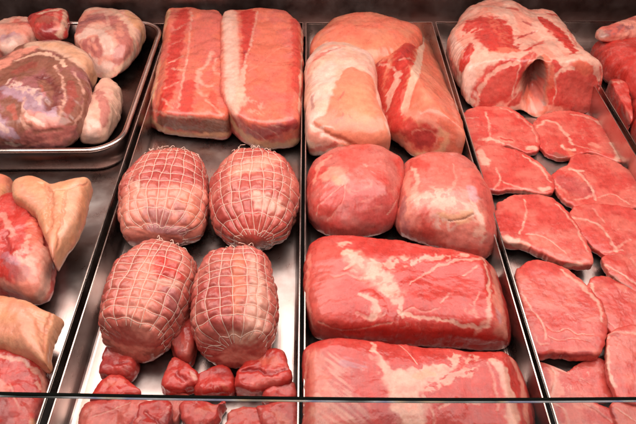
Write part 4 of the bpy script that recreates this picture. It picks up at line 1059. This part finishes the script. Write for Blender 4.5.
piece('pork_shank', 'round shank slice with a swirl of fat and skin rim, back right of the dish', 'pork shank', [(72, 42), (75, 33), (80, 18), (87, 8), (100, 6.5), (118, 9), (130, 11), (141, 21), (147, 37), (141, 50), (134, 62), (122, 73), (108, 79), (94, 76), (84, 62), (76, 52)], .075, z0=.008, base='fat', base2='pink', film=.05, nt=5.0, lump=(.005, 16), marble=.2, center=(108, 42), cuts=[((104, 46, .07), (-.15, -.75, .65), .2)], group='pork shanks in the dish',
      strokes=[
   ('mrose', [14, 18, 16, 12], [(80, 28), (92, 18), (106, 18), (114, 24)], {'o': .9}), ('mauve', [10, 12, 8], [(84, 22), (94, 18), (104, 18)], {'o': .6}), ('mrose', [9, 13, 15, 14, 8], [(112, 18), (121, 28), (125, 42), (120, 54), (112, 64)], {'o': .85, 's': .25}), ('pink', 6, [(118, 24), (121, 34)], {'o': .9}), ('fat', [3, 3, 3], [(106, 14), (110, 28), (115, 42), (110, 56)], {'o': .95}),
   ('white', [8, 11, 10, 10, 9, 7], [(78, 38), (88, 32), (100, 33), (108, 42), (106, 54), (98, 62)], {'o': .95}), ('mrose', [12, 15, 12], [(86, 44), (94, 46), (98, 52)], {'s': .3}), ('pink', 5, [(90, 42), (96, 48)], {'o': .8}), ('white', [8, 12, 10], [(86, 58), (96, 66), (108, 66)], {'o': .9}), ('pink', 6, [(100, 60), (110, 58)], {'o': .8}),
   ('cream', [5, 5, 5, 6, 6, 6, 5], [(82, 12), (94, 8), (110, 9), (124, 18), (133, 34), (134, 54), (122, 68), (104, 76)], {'o': .95, 's': .2}), ('pale', [9, 13, 13, 10], [(128, 12), (138, 22), (143, 36), (141, 48)], {'s': .2}), ('skin', 4, [(132, 16), (144, 36)], {'o': .5})])
piece('pork_shank', 'pale ribbed shank end at the dish\'s near right corner', 'pork shank', [(88, 100), (96, 86), (106, 79), (116, 84), (124, 94), (122, 110), (114, 130), (104, 142), (84, 144), (76, 136), (80, 116)], .065, z0=.006, base='fat', base2='cream', nt=2.8, lump=(.004, 26), marble=.3, group='pork shanks in the dish',
      strokes=[('mrose', [8, 10, 8], [(98, 92), (104, 106), (104, 122)], {'o': .8}), ('cream', 6, [(112, 84), (116, 100), (110, 128)], {'o': .9}), ('white', 12, [(92, 126), (90, 136)], {'o': .7}), ('cream', 5, [(122, 96), (120, 112)], {'o': .8})])
piece('pork_shank', 'largest shank slice at the front of the dark dish, brown meat under a skin collar', 'pork shank', [(-30, 100), (-20, 72), (-4, 60), (12, 52), (28, 44), (46, 40), (66, 41), (84, 52), (98, 70), (104, 79), (96, 87), (91, 90), (94, 108), (88, 128), (76, 142), (54, 149), (30, 150), (0, 149), (-24, 136)], .095, z0=.014, base='brown', base2='mauve', film=.04, nt=4.0, nb=3, lump=(.006, 16), marble=.1, center=(36, 98), group='pork shanks in the dish',
      strokes=[
   ('cream', [20, 26, 26, 18], [(34, 44), (64, 46), (86, 62), (98, 80)], {'s': .15, 'wp': .4}), ('pale', [10, 14, 14, 10], [(44, 44), (66, 47), (86, 62), (96, 80)], {'o': .75, 's': .6}), ('pale', [10, 12], [(88, 74), (98, 84)], {'o': .9}), ('pink', [14, 16, 8], [(-4, 66), (16, 54), (34, 48)], {'o': .9}), ('cream', [3, 5, 5, 3], [(16, 62), (36, 54), (54, 56), (66, 66)], {'o': .95}),
   ('brown', [16, 22, 24], [(2, 80), (18, 68), (34, 64)], {'s': .25}), ('deep', [10, 12], [(14, 72), (30, 66)], {'o': .4}), ('dark', [8, 15, 16, 12, 6], [(40, 76), (48, 82), (53, 92), (53, 102), (48, 108)], {'o': .75, 'g': 6, 's': .5}), ('brown', [10, 13, 11], [(42, 80), (45, 90), (46, 98)], {'s': .3}), ('rose', 3, [(41, 84), (44, 96)], {'o': .5}),
   ('fat', [2.4, 3, 3, 2.6], [(55, 66), (63, 80), (64, 100), (57, 120)], {'o': .95}), ('brown', [10, 13, 14, 12], [(66, 72), (74, 90), (72, 110), (60, 126)], {'s': .25}), ('deep', [6, 8, 6], [(70, 82), (72, 100), (66, 116)], {'o': .5}), ('fat', [2.4, 3, 3], [(74, 72), (84, 92), (82, 112), (70, 130)], {'o': .9}), ('brown', [6, 8, 6], [(86, 96), (86, 112), (78, 130)], {'o': .9}), ('cream', [3, 4, 4, 3], [(90, 88), (93, 104), (88, 126), (78, 140)], {'o': .95}),
   ('violet', [8, 18, 22, 18, 12], [(2, 88), (18, 92), (32, 98), (40, 110), (48, 116)], {'o': .8, 's': .4}), ('white', [8, 12, 10, 6], [(8, 82), (22, 88), (34, 92), (40, 100)], {'o': .75, 'br': 90}), ('pink', [8, 14, 12], [(20, 112), (34, 118), (50, 120)], {'o': .75}), ('violet', [5, 7], [(56, 106), (50, 114)], {'o': .7}), ('white', [3, 4, 3], [(22, 104), (28, 116), (42, 124)], {'o': .8}),
   ('brown', [14, 17, 14], [(8, 102), (14, 112), (16, 124)], {'s': .3}), ('rose', 6, [(10, 106), (16, 118)], {'o': .5}), ('fat', [3, 3], [(24, 98), (22, 120), (30, 130)], {'o': .7}), ('violet', [12, 12, 8], [(-6, 118), (2, 130), (14, 136)], {'o': .85}), ('white', 4, [(-2, 124), (8, 132)], {'o': .7}), ('white', [6, 7], [(8, 143), (20, 144)], {'o': .8}),
   ('mrose', [10, 17, 18, 10], [(22, 142), (38, 136), (56, 134), (70, 128)], {'s': .3}), ('brown', [4, 5], [(34, 132), (60, 130)], {'o': .7, 'g': 2}), ('pink', [3, 3], [(26, 146), (44, 142), (62, 138)], {'o': .7})])

# ------------------------------------------------------------------ hocks in the far left tray
piece('pork_hock', 'small sliver of a pork hock at the left photo edge, behind the folded hock', 'pork hock', [(-24, 186), (-12, 178), (4, 176), (14, 184), (14, 202), (8, 218), (-10, 224), (-24, 210)], .06, base='skin', base2='oskin', film=.08, nt=2.5, lump=(.004, 20), marble=0, group='pork hocks in the left tray', strokes=[('lean', 8, [(4, 204), (4, 214)], {'o': .7}), ('pink', 5, [(8, 188), (10, 202)], {'o': .7})])
B = piece('pork_hock', 'folded pork hock with a pointed skin corner and red inner meat', 'pork hock', [(-16, 250), (-10, 214), (2, 196), (16, 192), (34, 198), (48, 212), (56, 232), (58, 252), (54, 286), (46, 302), (32, 304), (14, 298), (-6, 290)], .075, base='lean', base2='red', nt=3.4, lump=(.004, 18), marble=.3, center=(22, 248), group='pork hocks in the left tray',
      strokes=[('pink', [18, 30, 34, 30], [(44, 244), (40, 262), (34, 280), (34, 298)], {'o': .9}), ('fat', [8, 12, 10], [(44, 250), (46, 272), (40, 296)], {'o': .8, 's': .7}), ('coral', 12, [(34, 222), (32, 240)], {'o': .8}), ('fat', [8, 14], [(18, 252), (34, 262)], {'o': .8, 'br': 70}), ('fat', [6, 6], [(28, 236), (24, 256), (40, 276)], {'o': .6, 'br': 90}), ('mauve', [10, 14], [(6, 262), (22, 274)], {'o': .6}), ('pink', 12, [(4, 284), (28, 296)], {'o': .8}), ('fat', 6, [(50, 262), (48, 284), (40, 300)], {'o': .8}), ('deep', 8, [(4, 232), (8, 250)], {'o': .6, 'g': 3}), ('fat', 5, [(2, 214), (14, 236)], {'o': .5}), ('deep', 6, [(30, 210), (44, 226), (46, 244)], {'o': .8, 'g': 4}), ('violet', 8, [(4, 256), (18, 262)], {'o': .4})])
piece('skin', None, None, [(13, 181), (24, 176), (38, 178), (50, 184), (66, 181), (82, 178), (96, 178.5), (109, 180.5), (98, 189), (92, 197), (88, 206), (85, 224), (76, 244), (66, 258), (58, 280), (52, 297), (50, 276), (50, 252), (45, 238), (38, 226), (27, 216), (17, 212), (13, 196)], .056, z0=.040, parent=B.o, base='skin', base2='pale', film=.05, nt=4.5, lump=(.003, 16), marble=0, center=(62, 212),
      strokes=[('oskin', [8, 10], [(46, 186), (52, 206), (50, 236)], {'o': .5, 's': .8}), (None, 6, [(42, 182), (50, 196), (50, 214), (48, 230)], {'g': 4}), ('pale', 12, [(74, 186), (72, 216), (62, 246)], {'o': .7}), ('pink', [8, 10, 8], [(18, 186), (28, 198), (42, 206)], {'o': .55, 's': .8}), ('oskin', [3, 4, 3], [(66, 190), (62, 214), (58, 250)], {'o': .5, 'g': 2}), ('cream', [10, 14, 8], [(76, 184), (72, 206), (64, 236)], {'o': .5, 's': .9}), ('pink', [3, 4, 3], [(100, 181), (90, 196), (84, 224), (66, 256)], {'o': .6}), ('oskin', [2, 3, 2], [(54, 190), (70, 188), (88, 184)], {'o': .4, 'g': 1}), ('pink', [5, 7, 5], [(50, 244), (54, 262), (54, 282)], {'o': .6}), ('pale', 5, [(17, 190), (22, 180)], {'o': .7})])
B = piece('pork_hock', 'pork hock in front, broad orange skin over red cut meat, crossed by the glass edge', 'pork hock', [(-26, 360), (-20, 336), (0, 328), (24, 332), (40, 346), (50, 362), (52, 380), (50, 400), (45, 424), (38, 446), (0, 452), (-26, 430)], .062, base='lean', base2='red', nt=2.8, lump=(.005, 22), marble=.3, center=(14, 390), group='pork hocks in the left tray',
      strokes=[('deep', 16, [(24, 376), (34, 392)], {'o': .5}), ('fat', [4, 4, 4], [(0, 356), (22, 362), (40, 376), (46, 398)], {'o': .8}), ('pink', [8, 9], [(43, 368), (46, 392), (42, 416)], {'o': .9}), ('fat', 6, [(36, 380), (40, 388)], {'o': .7, 'br': 90}), ('mauve', 12, [(2, 400), (8, 420)], {'o': .5}), ('pale', 10, [(34, 424), (36, 440)], {'o': .8}), ('pink', 10, [(-6, 380), (4, 392)], {'o': .7}), ('fat', 2, [(10, 384), (20, 410)], {'o': .5})])
piece('skin', None, None, [(-26, 330), (-20, 304), (-6, 295), (14, 297), (32, 304), (50, 310), (67, 312.5), (64, 324), (57, 338), (52, 356), (53, 374), (45, 372), (33, 363), (16, 357), (0, 354), (-20, 355)], .052, z0=.034, parent=B.o, base='skin', base2='pale', film=.05, nt=3.2, lump=(.004, 18), marble=0, center=(18, 326),
      strokes=[('oskin', 14, [(10, 304), (30, 314), (40, 330)], {'o': .5, 's': .9}), ('pale', 8, [(60, 318), (48, 340)], {'o': .7}), ('cream', 3, [(0, 354), (18, 357), (34, 364), (48, 372)], {'o': .8}), ('pink', [12, 18, 14], [(0, 330), (20, 334), (38, 346)], {'o': .4, 's': .9}), ('oskin', [3, 4, 3], [(52, 314), (46, 330), (46, 350)], {'o': .5, 'g': 1.5}), ('cream', [10, 14], [(14, 306), (34, 314)], {'o': .5, 's': .9}), (None, 5, [(28, 308), (40, 326), (44, 350)], {'g': 2})])
